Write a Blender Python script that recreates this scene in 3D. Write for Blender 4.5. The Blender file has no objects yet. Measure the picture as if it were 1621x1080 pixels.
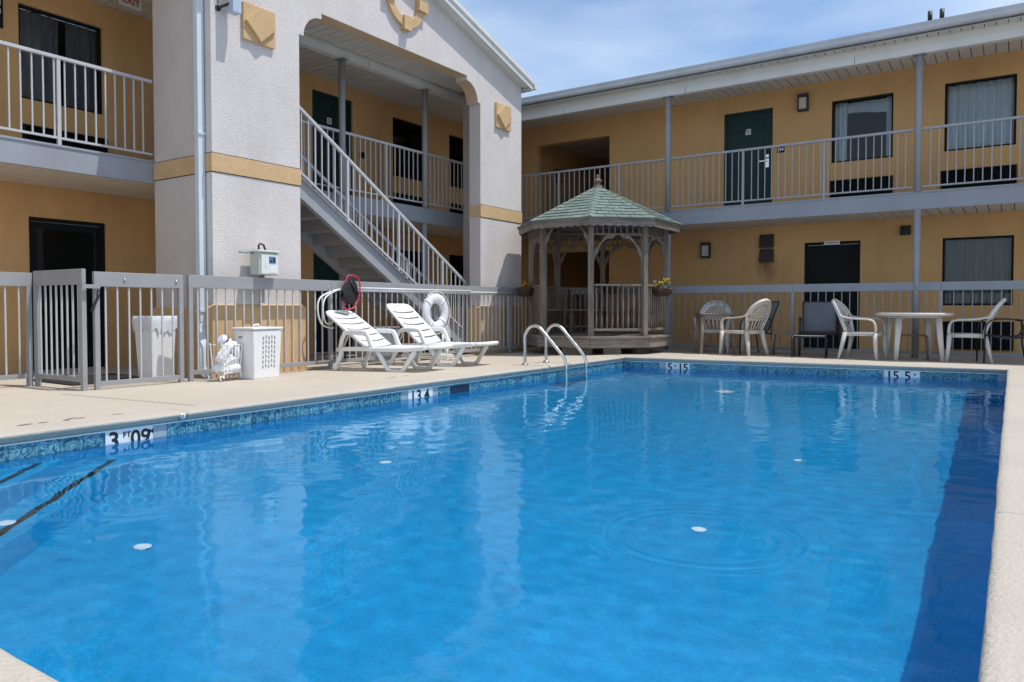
import bpy, bmesh, math, random
from mathutils import Vector, Matrix
random.seed(7)
R = math.radians
scene = bpy.context.scene
COL = scene.collection

# ------------------------------------------------------------------ camera
cam_d = bpy.data.cameras.new('camera')
cam = bpy.data.objects.new('camera', cam_d)
COL.objects.link(cam)
cam.location = (0, 0, 0.80)
cam.rotation_euler = (R(90 - 1.6), 0, R(34.07))
cam_d.sensor_width = 36
cam_d.lens = 36 * 1172 / 1621
cam_d.shift_y = -20.0 / 1621
cam_d.clip_start = 0.05
cam_d.clip_end = 3000
scene.camera = cam
scene.render.resolution_x = 1024
scene.render.resolution_y = 682

# ------------------------------------------------------------------ sky and sun
SUN = Vector((1.0, 0.42, 2.65)).normalized()
elev = math.asin(SUN.z)
world = bpy.data.worlds.new('World')
scene.world = world
world.use_nodes = True
wn, wl = world.node_tree.nodes, world.node_tree.links
wn.clear()
sky = wn.new('ShaderNodeTexSky')
sky.sky_type = 'NISHITA'
sky.sun_disc = False
sky.sun_elevation = elev
sky.sun_rotation = math.atan2(SUN.x, SUN.y)
sky.air_density = 1.0
sky.dust_density = 0.5
sky.ozone_density = 3.2
tc = wn.new('ShaderNodeTexCoord')
mp = wn.new('ShaderNodeMapping')
mp.inputs['Scale'].default_value = (1.2, 1.2, 3.6)
mp.inputs['Location'].default_value = (0.35, 0.1, 0.2)
wl.new(tc.outputs['Generated'], mp.inputs['Vector'])
cn = wn.new('ShaderNodeTexNoise')
cn.inputs['Scale'].default_value = 2.1
cn.inputs['Detail'].default_value = 7
cn.inputs['Roughness'].default_value = 0.46
cn.inputs['Distortion'].default_value = 0.25
wl.new(mp.outputs['Vector'], cn.inputs['Vector'])
cr = wn.new('ShaderNodeValToRGB')
cr.color_ramp.elements[0].position = 0.33
cr.color_ramp.elements[1].position = 0.66
cr.color_ramp.elements[1].color = (0.8, 0.8, 0.8, 1)
wl.new(cn.outputs['Fac'], cr.inputs['Fac'])
cm = wn.new('ShaderNodeMixRGB')
cm.inputs['Color2'].default_value = (4.9, 5.6, 6.5, 1)
wl.new(cr.outputs['Color'], cm.inputs['Fac'])
wl.new(sky.outputs['Color'], cm.inputs['Color1'])
bg = wn.new('ShaderNodeBackground')
bg.inputs['Strength'].default_value = 0.148
wo = wn.new('ShaderNodeOutputWorld')
wl.new(cm.outputs['Color'], bg.inputs['Color'])
wl.new(bg.outputs['Background'], wo.inputs['Surface'])

sun_d = bpy.data.lights.new('sun', 'SUN')
sun_d.energy = 3.3
sun_d.angle = R(0.53)
sun_d.color = (1.0, 0.965, 0.91)
sun = bpy.data.objects.new('sun', sun_d)
COL.objects.link(sun)
sun.rotation_euler = SUN.to_track_quat('Z', 'Y').to_euler()
sun.location = (10, 5, 25)

vs = scene.view_settings
vs.view_transform = 'Standard'
vs.look = 'None'
vs.exposure = 0.25
vs.gamma = 1.0
vs.use_curve_mapping = False
scene.render.engine = 'CYCLES'
scene.cycles.max_bounces = 10
scene.cycles.diffuse_bounces = 5
scene.cycles.transparent_max_bounces = 16


# ------------------------------------------------------------------ materials
def nodes_of(name):
    m = bpy.data.materials.new(name)
    m.use_nodes = True
    nt = m.node_tree
    nt.nodes.clear()
    out = nt.nodes.new('ShaderNodeOutputMaterial')
    return m, nt, out


def noise(nt, vec, scale, detail=4, rough=0.55, stretch=None):
    if stretch:
        mpn = nt.nodes.new('ShaderNodeMapping')
        mpn.inputs['Scale'].default_value = stretch
        nt.links.new(vec, mpn.inputs['Vector'])
        vec = mpn.outputs['Vector']
    n = nt.nodes.new('ShaderNodeTexNoise')
    n.inputs['Scale'].default_value = scale
    n.inputs['Detail'].default_value = detail
    n.inputs['Roughness'].default_value = rough
    nt.links.new(vec, n.inputs['Vector'])
    return n.outputs['Fac']


def ramp(nt, fac, stops):
    r = nt.nodes.new('ShaderNodeValToRGB')
    e = r.color_ramp.elements
    while len(e) < len(stops):
        e.new(0.5)
    for i, (p, c) in enumerate(stops):
        e[i].position = p
        e[i].color = (*c, 1) if len(c) == 3 else c
    nt.links.new(fac, r.inputs['Fac'])
    return r.outputs['Color']


def mixc(nt, fac, a, b, mode='MIX'):
    m = nt.nodes.new('ShaderNodeMixRGB')
    m.blend_type = mode
    for k, v in (('Fac', fac), ('Color1', a), ('Color2', b)):
        if isinstance(v, (int, float)):
            m.inputs[k].default_value = v
        elif isinstance(v, tuple):
            m.inputs[k].default_value = (*v, 1)
        else:
            nt.links.new(v, m.inputs[k])
    return m.outputs['Color']


def pbr(name, col, rough=0.6, metal=0.0, var=0.12, vscale=2.5, bump=0.0, bscale=60.0, bdist=0.01,
        spec=0.4, stretch=None, dirt=0.0, dirtcol=(0.1, 0.08, 0.06), dscale=1.2, fine=0.0, fscale=180.0,
        coords='pos', bstretch=None, rvar=0.0):
    m, nt, out = nodes_of(name)
    b = nt.nodes.new('ShaderNodeBsdfPrincipled')
    nt.links.new(b.outputs[0], out.inputs[0])
    if coords == 'pos':
        g = nt.nodes.new('ShaderNodeNewGeometry')
        vec = g.outputs['Position']
    else:
        g = nt.nodes.new('ShaderNodeTexCoord')
        vec = g.outputs['Object']
    lo = tuple(c * (1 - var) for c in col)
    hi = tuple(min(1, c * (1 + var)) for c in col)
    c = ramp(nt, noise(nt, vec, vscale, 5, 0.6, stretch), [(0.3, lo), (0.7, hi)])
    if fine:
        f = noise(nt, vec, fscale, 2, 0.5)
        c = mixc(nt, 1.0, c, ramp(nt, f, [(0.3, (1 - fine,) * 3), (0.7, (1 + fine,) * 3)]), 'MULTIPLY')
    if dirt:
        d = noise(nt, vec, dscale, 6, 0.65, (1, 1, 0.25))
        df = ramp(nt, d, [(0.52, (0, 0, 0)), (0.78, (dirt,) * 3)])
        c = mixc(nt, df, c, dirtcol)
    nt.links.new(c, b.inputs['Base Color'])
    b.inputs['Roughness'].default_value = rough
    if rvar:
        rn = noise(nt, vec, vscale * 2, 3)
        nt.links.new(ramp(nt, rn, [(0.3, (rough - rvar,) * 3), (0.7, (rough + rvar,) * 3)]), b.inputs['Roughness'])
    b.inputs['Metallic'].default_value = metal
    b.inputs['Specular IOR Level'].default_value = spec
    if bump:
        bn = nt.nodes.new('ShaderNodeBump')
        bn.inputs['Strength'].default_value = bump
        bn.inputs['Distance'].default_value = bdist
        nt.links.new(noise(nt, vec, bscale, 3, 0.6, bstretch), bn.inputs['Height'])
        nt.links.new(bn.outputs[0], b.inputs['Normal'])
    return m


M = {}
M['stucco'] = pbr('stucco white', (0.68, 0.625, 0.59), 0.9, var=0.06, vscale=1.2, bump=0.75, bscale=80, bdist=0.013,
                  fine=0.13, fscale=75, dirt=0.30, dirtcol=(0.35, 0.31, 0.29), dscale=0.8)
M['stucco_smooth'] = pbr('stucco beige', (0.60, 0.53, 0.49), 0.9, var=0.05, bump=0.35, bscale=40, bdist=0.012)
M['gold'] = pbr('stucco gold', (0.60, 0.405, 0.215), 0.9, var=0.07, vscale=3, bump=0.5, bscale=60, bdist=0.012, fine=0.10, fscale=60,
                dirt=0.15, dirtcol=(0.3, 0.2, 0.1))
M['ochre'] = pbr('ochre wall', (0.65, 0.385, 0.162), 0.85, var=0.09, vscale=0.9, bump=0.35, bscale=30, bdist=0.012, dirt=0.45,
                 dirtcol=(0.33, 0.185, 0.085), dscale=0.8)


def mat_stained():
    m = M['ochre'].copy()
    m.name = 'ochre wall with soot stain'
    nt = m.node_tree
    b = next(n for n in nt.nodes if n.type == 'BSDF_PRINCIPLED')
    lk = b.inputs['Base Color'].links[0]
    src = lk.from_socket
    nt.links.remove(lk)
    g = nt.nodes.new('ShaderNodeNewGeometry').outputs['Position']
    # soot runs down from the vents: an ellipse in x and z broken up by noise
    mpn = nt.nodes.new('ShaderNodeMapping')
    mpn.inputs['Location'].default_value = (4.09 / .26, 0, -1.62 / .42)
    mpn.inputs['Scale'].default_value = (1 / .26, 0, 1 / .42)
    nt.links.new(g, mpn.inputs['Vector'])
    ln = nt.nodes.new('ShaderNodeVectorMath')
    ln.operation = 'LENGTH'
    nt.links.new(mpn.outputs[0], ln.inputs[0])
    f1 = ramp(nt, ln.outputs['Value'], [(0.1, (.95,) * 3), (1.0, (0, 0, 0))])
    nz = ramp(nt, noise(nt, g, 9, 4, .6, (1, 1, .3)), [(0.3, (.35,) * 3), (0.7, (1, 1, 1))])
    c = mixc(nt, mixc(nt, 1.0, f1, nz, 'MULTIPLY'), src, (.11, .065, .035))
    nt.links.new(c, b.inputs['Base Color'])
    return m


M['ochre_stained'] = mat_stained()
M['tanlining'] = pbr('tan lining', (0.56, 0.39, 0.24), 0.9, var=0.05)
M['grey'] = pbr('grey rail paint', (0.31, 0.308, 0.312), 0.5, var=0.06, vscale=4, dirt=0.15, dirtcol=(0.22, 0.2, 0.18))
M['greylight'] = pbr('pale grey rail paint', (0.50, 0.50, 0.51), 0.5, var=0.07, vscale=5, dirt=0.18, dirtcol=(0.3, 0.26, 0.22))
M['railmid'] = pbr('mid grey rail paint', (0.36, 0.36, 0.375), 0.5, var=0.07, vscale=5, dirt=0.18, dirtcol=(0.22, 0.2, 0.18))
M['stairgrey'] = pbr('mid grey steel paint', (0.34, 0.345, 0.365), 0.5, var=0.07, dirt=0.15, dirtcol=(0.2, 0.19, 0.18))
M['fascia'] = pbr('blue grey fascia paint', (0.305, 0.32, 0.35), 0.55, var=0.09, vscale=1.5, dirt=0.35, dirtcol=(0.25, 0.24, 0.24))
M['trim'] = pbr('off white trim', (0.70, 0.69, 0.65), 0.5, var=0.05, vscale=1.5, dirt=0.25, dirtcol=(0.38, 0.36, 0.32), dscale=1.5)
M['gutter'] = pbr('gutter metal', (0.55, 0.57, 0.60), 0.4, var=0.08, vscale=2, dirt=0.4, dirtcol=(0.25, 0.25, 0.26), dscale=1.5)
M['soffit'] = pbr('vinyl soffit', (0.66, 0.60, 0.52), 0.6, var=0.07, vscale=2.5)
M['soffitgap'] = pbr('soffit backing', (0.10, 0.08, 0.065), 0.9)
M['door'] = pbr('dark green door paint', (0.010, 0.036, 0.035), 0.42, var=0.15, spec=0.25)
M['black'] = pbr('black frame', (0.010, 0.013, 0.013), 0.6, var=0.2, spec=0.15)
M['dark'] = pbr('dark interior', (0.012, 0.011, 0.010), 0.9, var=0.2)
M['acgrille'] = pbr('dark grille', (0.010, 0.010, 0.011), 0.6, var=0.2, spec=0.2)
M['curtain_white'] = pbr('white curtain', (0.84, 0.84, 0.83), 0.9, var=0.05)
M['curtain_dark'] = pbr('grey curtain', (0.30, 0.28, 0.26), 0.9, var=0.2, vscale=5, stretch=(4, 4, 0.4))
M['roofdark'] = pbr('dark shingle roof', (0.06, 0.065, 0.07), 0.9, var=0.25, vscale=8, bump=0.5, bscale=30)
M['floor2'] = pbr('walkway concrete', (0.34, 0.32, 0.29), 0.85, var=0.1, bump=0.2)
M['wood'] = pbr('weathered wood', (0.20, 0.158, 0.126), 0.85, var=0.38, vscale=3.5, stretch=(9, 9, 0.8), bump=0.6, bscale=40,
                bdist=0.006, bstretch=(3, 3, 0.2), dirt=0.35, dirtcol=(0.10, 0.08, 0.07), dscale=2.5, fine=0.12, fscale=90)
M['woodh'] = pbr('weathered wood boards', (0.225, 0.187, 0.155), 0.85, var=0.38, vscale=3.5, stretch=(1, 1, 14), bump=0.6, bscale=30,
                 bdist=0.006, bstretch=(0.3, 0.3, 4), dirt=0.4, dirtcol=(0.11, 0.09, 0.075), dscale=2.5, fine=0.14, fscale=80)
M['shingle'] = pbr('sea green shingle', (0.15, 0.192, 0.168), 0.9, var=0.18, vscale=5, fine=0.25, fscale=120, bump=0.5, bscale=150, bdist=0.004)
M['shingle2'] = pbr('pale sea green shingle', (0.172, 0.218, 0.192), 0.9, var=0.18, vscale=5, fine=0.25, fscale=120, bump=0.5, bscale=150, bdist=0.004)
M['plastic'] = pbr('white resin', (0.80, 0.80, 0.78), 0.38, var=0.04, vscale=6, dirt=0.18, dirtcol=(0.45, 0.42, 0.36), dscale=5)
M['resin_old'] = pbr('yellowed resin', (0.60, 0.53, 0.44), 0.45, var=0.07, vscale=5, dirt=0.3, dirtcol=(0.36, 0.31, 0.25), dscale=5)
M['resin_shaded'] = pbr('white resin dulled for shade', (0.60, 0.565, 0.52), 0.45, var=0.06, vscale=5, dirt=0.3, dirtcol=(0.34, 0.30, 0.26), dscale=5)  # base colour dulled so chairs and round table look shaded
M['brownplastic'] = pbr('brown resin', (0.24, 0.185, 0.14), 0.5, var=0.12, vscale=6)
M['sling'] = pbr('grey sling fabric', (0.15, 0.155, 0.165), 0.8, var=0.12, vscale=8, bump=0.4, bscale=220, bdist=0.003)
M['blackmetal'] = pbr('black powder coat', (0.018, 0.018, 0.02), 0.35, var=0.2)
M['steel'] = pbr('stainless steel', (0.66, 0.65, 0.62), 0.16, metal=1.0, var=0.06, vscale=10, rvar=0.06)
M['offwhite'] = pbr('white enamel', (0.78, 0.78, 0.77), 0.35, var=0.04)
M['towel'] = pbr('white towel', (0.74, 0.74, 0.76), 0.95, var=0.06, vscale=12, bump=0.6, bscale=120, bdist=0.006)
M['towelblue'] = pbr('blue towel stripe', (0.06, 0.07, 0.16), 0.95)
M['meter'] = pbr('grey green enamel', (0.47, 0.50, 0.44), 0.45, var=0.06, vscale=6)
M['meterlid'] = pbr('pale enamel', (0.70, 0.72, 0.67), 0.45, var=0.05)
M['lcd'] = pbr('blue sticker', (0.10, 0.20, 0.34), 0.4)
M['red'] = pbr('red plastic rim', (0.55, 0.03, 0.08), 0.4)
M['net'] = pbr('black netting', (0.02, 0.02, 0.022), 0.9)
M['ring'] = pbr('white foam ring', (0.76, 0.76, 0.78), 0.6, var=0.06, vscale=9, bump=0.2, bscale=60, dirt=0.25, dirtcol=(0.4, 0.38, 0.38), dscale=6)
M['rope'] = pbr('white rope', (0.70, 0.68, 0.64), 0.9, var=0.1)
M['bag'] = pbr('white bin plastic', (0.70, 0.71, 0.74), 0.4, var=0.06, vscale=5, bump=0.2, bscale=14, bdist=0.02)
M['greyplastic'] = pbr('grey bin plastic', (0.30, 0.31, 0.33), 0.5, var=0.08)
M['paleblue'] = pbr('pale blue grey enamel', (0.45, 0.53, 0.62), 0.4, var=0.05)
M['downspout'] = pbr('downspout enamel', (0.62, 0.68, 0.72), 0.35, var=0.06, dirt=0.15, dirtcol=(0.4, 0.38, 0.34))
M['lamp_glass'] = pbr('frosted lamp glass', (0.55, 0.53, 0.49), 0.4)
M['hoodmetal'] = pbr('brown vent hood', (0.045, 0.038, 0.034), 0.5, var=0.25, vscale=6)
M['sign_white'] = pbr('sign white', (0.75, 0.75, 0.75), 0.5)
M['sign_red'] = pbr('sign red', (0.5, 0.05, 0.03), 0.5)
M['ink'] = pbr('black lettering', (0.012, 0.012, 0.016), 0.5)
M['terracotta'] = pbr('basket wicker', (0.10, 0.055, 0.04), 0.9, var=0.3, vscale=30)
M['leafgreen'] = pbr('plant leaf', (0.06, 0.12, 0.035), 0.6, var=0.3, vscale=20)
M['yellow'] = pbr('yellow petal', (0.75, 0.55, 0.02), 0.6)
M['orange'] = pbr('orange petal', (0.80, 0.25, 0.01), 0.6)
M['palepetal'] = pbr('pale petal', (0.65, 0.60, 0.48), 0.6)
M['pooledge'] = pbr('liner bead', (0.62, 0.70, 0.74), 0.4, var=0.05)
M['stripe'] = pbr('black step stripe', (0.012, 0.013, 0.016), 0.7, var=0.2)
M['skimmer'] = pbr('skimmer mouth', (0.01, 0.03, 0.06), 0.5)
M['wornpaint'] = pbr('worn paint', (0.20, 0.17, 0.14), 0.9, var=0.3, vscale=40)
M['fitting'] = pbr('white fitting', (0.85, 0.88, 0.86), 0.4)


def mat_concrete(name, col, rough_edge=False):
    m, nt, out = nodes_of(name)
    b = nt.nodes.new('ShaderNodeBsdfPrincipled')
    nt.links.new(b.outputs[0], out.inputs[0])
    g = nt.nodes.new('ShaderNodeNewGeometry').outputs['Position']
    lo = tuple(c * 0.86 for c in col)
    hi = tuple(c * 1.08 for c in col)
    c = ramp(nt, noise(nt, g, 0.9, 6, 0.65), [(0.25, lo), (0.75, hi)])
    c = mixc(nt, ramp(nt, noise(nt, g, 0.45, 6, 0.7), [(0.50, (0, 0, 0)), (0.72, (0.40,) * 3)]), c, (0.40, 0.345, 0.285))
    c = mixc(nt, 1.0, c, ramp(nt, noise(nt, g, 95, 3, 0.6), [(0.25, (0.86,) * 3), (0.75, (1.12,) * 3)]), 'MULTIPLY')
    c = mixc(nt, ramp(nt, noise(nt, g, 2.3, 7, 0.7), [(0.60, (0, 0, 0)), (0.75, (0.28,) * 3)]), c, (0.30, 0.26, 0.21))
    c = mixc(nt, ramp(nt, noise(nt, g, 7, 7, 0.75), [(0.66, (0, 0, 0)), (0.74, (0.35,) * 3)]), c, (0.22, 0.19, 0.16))
    # hairline cracks
    v = nt.nodes.new('ShaderNodeTexVoronoi')
    v.feature = 'DISTANCE_TO_EDGE'
    v.inputs['Scale'].default_value = 0.55
    wob = nt.nodes.new('ShaderNodeVectorMath')
    wob.operation = 'MULTIPLY_ADD'
    nz = nt.nodes.new('ShaderNodeTexNoise')
    nz.inputs['Scale'].default_value = 3
    nz.inputs['Detail'].default_value = 5
    nt.links.new(g, nz.inputs['Vector'])
    nt.links.new(nz.outputs['Color'], wob.inputs[0])
    wob.inputs[1].default_value = (0.35, 0.35, 0.35)
    nt.links.new(g, wob.inputs[2])
    nt.links.new(wob.outputs[0], v.inputs['Vector'])
    c = mixc(nt, ramp(nt, v.outputs['Distance'], [(0.0, (0.22,) * 3), (0.004, (0, 0, 0))]), c, (0.12, 0.10, 0.085))
    nt.links.new(c, b.inputs['Base Color'])
    b.inputs['Roughness'].default_value = 0.85
    b.inputs['Specular IOR Level'].default_value = 0.3
    bn = nt.nodes.new('ShaderNodeBump')
    bn.inputs['Strength'].default_value = 0.7 if rough_edge else 0.35
    bn.inputs['Distance'].default_value = 0.012
    nt.links.new(noise(nt, g, 45 if rough_edge else 70, 4, 0.65), bn.inputs['Height'])
    nt.links.new(bn.outputs[0], b.inputs['Normal'])
    return m


M['deck'] = mat_concrete('deck concrete', (0.505, 0.440, 0.362))
M['coping'] = mat_concrete('coping concrete', (0.485, 0.437, 0.368), True)
M['ground'] = pbr('outer ground', (0.20, 0.19, 0.17), 0.95, var=0.15)


def mat_poolplaster():
    m, nt, out = nodes_of('blue pool plaster')
    b = nt.nodes.new('ShaderNodeBsdfPrincipled')
    nt.links.new(b.outputs[0], out.inputs[0])
    g = nt.nodes.new('ShaderNodeNewGeometry').outputs['Position']
    c = ramp(nt, noise(nt, g, 1.0, 5, 0.6), [(0.3, (0.0, 0.285, 0.525)), (0.7, (0.0, 0.322, 0.58))])
    c = mixc(nt, 1.0, c, ramp(nt, noise(nt, g, 48, 4, 0.7), [(0.3, (0.88,) * 3), (0.7, (1.14,) * 3)]), 'MULTIPLY')  # fine mottle in the colour imitates rippled light on the floor
    nt.links.new(c, b.inputs['Base Color'])
    b.inputs['Roughness'].default_value = 0.8
    bn = nt.nodes.new('ShaderNodeBump')
    bn.inputs['Strength'].default_value = 0.5
    bn.inputs['Distance'].default_value = 0.03
    nt.links.new(noise(nt, g, 14, 3, 0.6), bn.inputs['Height'])
    nt.links.new(bn.outputs[0], b.inputs['Normal'])
    return m


M['plaster'] = mat_poolplaster()


def mat_tile():
    m, nt, out = nodes_of('blue patterned pool tile')
    b = nt.nodes.new('ShaderNodeBsdfPrincipled')
    nt.links.new(b.outputs[0], out.inputs[0])
    g = nt.nodes.new('ShaderNodeNewGeometry').outputs['Position']
    oi = nt.nodes.new('ShaderNodeObjectInfo')
    off = nt.nodes.new('ShaderNodeVectorMath')
    off.operation = 'MULTIPLY_ADD'
    nt.links.new(oi.outputs['Random'], off.inputs[0])
    off.inputs[1].default_value = (13, 7, 5)
    nt.links.new(g, off.inputs[2])
    w = nt.nodes.new('ShaderNodeTexNoise')
    w.inputs['Scale'].default_value = 16
    w.inputs['Detail'].default_value = 3
    w.inputs['Distortion'].default_value = 2.2
    nt.links.new(off.outputs[0], w.inputs['Vector'])
    c = ramp(nt, w.outputs['Fac'], [(0.38, (0.02, 0.085, 0.15)), (0.50, (0.05, 0.20, 0.30)), (0.56, (0.20, 0.42, 0.46)), (0.62, (0.04, 0.15, 0.24))])
    c = mixc(nt, 1.0, c, ramp(nt, oi.outputs['Random'], [(0, (0.8,) * 3), (1, (1.15,) * 3)]), 'MULTIPLY')
    nt.links.new(c, b.inputs['Base Color'])
    b.inputs['Roughness'].default_value = 0.12
    return m


M['tile'] = mat_tile()
M['tilewhite'] = pbr('white depth tile', (0.72, 0.74, 0.74), 0.15, var=0.05, vscale=8, dirt=0.25, dirtcol=(0.4, 0.42, 0.42), dscale=12)
M['grout'] = pbr('tile grout', (0.30, 0.36, 0.40), 0.9)


def mat_glass():
    m, nt, out = nodes_of('window glass')
    fr = nt.nodes.new('ShaderNodeFresnel')
    fr.inputs['IOR'].default_value = 1.38
    tr = nt.nodes.new('ShaderNodeBsdfTransparent')
    tr.inputs['Color'].default_value = (0.80, 0.84, 0.86, 1)
    gl = nt.nodes.new('ShaderNodeBsdfGlossy')
    gl.inputs['Roughness'].default_value = 0.02
    g = nt.nodes.new('ShaderNodeNewGeometry').outputs['Position']
    bn = nt.nodes.new('ShaderNodeBump')
    bn.inputs['Strength'].default_value = 0.05
    bn.inputs['Distance'].default_value = 0.05
    nt.links.new(noise(nt, g, 1.5, 2), bn.inputs['Height'])
    nt.links.new(bn.outputs[0], gl.inputs['Normal'])
    mx = nt.nodes.new('ShaderNodeMixShader')
    ad = nt.nodes.new('ShaderNodeMath')
    ad.inputs[1].default_value = 0.0
    nt.links.new(fr.outputs[0], ad.inputs[0])
    nt.links.new(ad.outputs[0], mx.inputs[0])
    nt.links.new(tr.outputs[0], mx.inputs[1])
    nt.links.new(gl.outputs[0], mx.inputs[2])
    nt.links.new(mx.outputs[0], out.inputs[0])
    return m


M['glass'] = mat_glass()


def mat_water():
    m, nt, out = nodes_of('pool water')
    L = nt.links
    g = nt.nodes.new('ShaderNodeNewGeometry').outputs['Position']

    def math_(op, a, b=None, c=None):
        n = nt.nodes.new('ShaderNodeMath')
        n.operation = op
        for i, v in enumerate((a, b, c)):
            if v is None:
                continue
            if isinstance(v, (int, float)):
                n.inputs[i].default_value = v
            else:
                L.new(v, n.inputs[i])
        return n.outputs[0]
    h3 = noise(nt, g, 15, 3, 0.6, (1.0, 1.4, 1))
    h4 = noise(nt, g, 42, 2, 0.6, (1.0, 1.3, 1))
    # ring of ripples round a spot in the middle of the pool
    d = nt.nodes.new('ShaderNodeVectorMath')
    d.operation = 'DISTANCE'
    L.new(g, d.inputs[0])
    d.inputs[1].default_value = (-1.08, 3.05, -0.17)
    r = d.outputs['Value']
    env = math_('SUBTRACT', r, 0.40)
    env = math_('DIVIDE', env, 0.09)
    env = math_('MULTIPLY', env, env)
    env = math_('MULTIPLY', env, -1)
    env = math_('EXPONENT', env)
    wave = math_('SINE', math_('MULTIPLY', r, 85.0))
    ring = math_('MULTIPLY', math_('MULTIPLY', wave, env), 0.60)
    hs = math_('MULTIPLY_ADD', h4, 0.06, math_('MULTIPLY', h3, 0.20))
    hs = math_('ADD', hs, ring)
    bn = nt.nodes.new('ShaderNodeBump')
    bn.inputs['Strength'].default_value = 1.0
    bn.inputs['Distance'].default_value = 0.0018
    L.new(hs, bn.inputs['Height'])
    fr = nt.nodes.new('ShaderNodeFresnel')
    fr.inputs['IOR'].default_value = 1.33
    L.new(bn.outputs[0], fr.inputs['Normal'])
    tr = nt.nodes.new('ShaderNodeBsdfRefraction')
    tr.inputs['Color'].default_value = (0.90, 0.97, 1.0, 1)
    tr.inputs['IOR'].default_value = 1.33
    tr.inputs['Roughness'].default_value = 0.0
    L.new(bn.outputs[0], tr.inputs['Normal'])
    gl = nt.nodes.new('ShaderNodeBsdfGlossy')
    gl.inputs['Roughness'].default_value = 0.0
    gl.inputs['Color'].default_value = (0.64, 0.86, 1.0, 1)
    L.new(bn.outputs[0], gl.inputs['Normal'])
    mx = nt.nodes.new('ShaderNodeMixShader')
    L.new(fr.outputs[0], mx.inputs[0])
    L.new(tr.outputs[0], mx.inputs[1])
    L.new(gl.outputs[0], mx.inputs[2])
    L.new(mx.outputs[0], out.inputs[0])
    return m


M['water'] = mat_water()


# ------------------------------------------------------------------ building tools
WM = {}


def smooth(pts, n=5):
    pts = [Vector(p) for p in pts]
    out = []
    for i in range(len(pts) - 1):
        p0, p1, p2, p3 = pts[max(i - 1, 0)], pts[i], pts[i + 1], pts[min(i + 2, len(pts) - 1)]
        for k in range(n):
            t = k / n
            out.append(.5 * ((2 * p1) + (p2 - p0) * t + (2 * p0 - 5 * p1 + 4 * p2 - p3) * t * t + (3 * p1 - p0 - 3 * p2 + p3) * t ** 3))
    return out + [pts[-1]]


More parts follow.
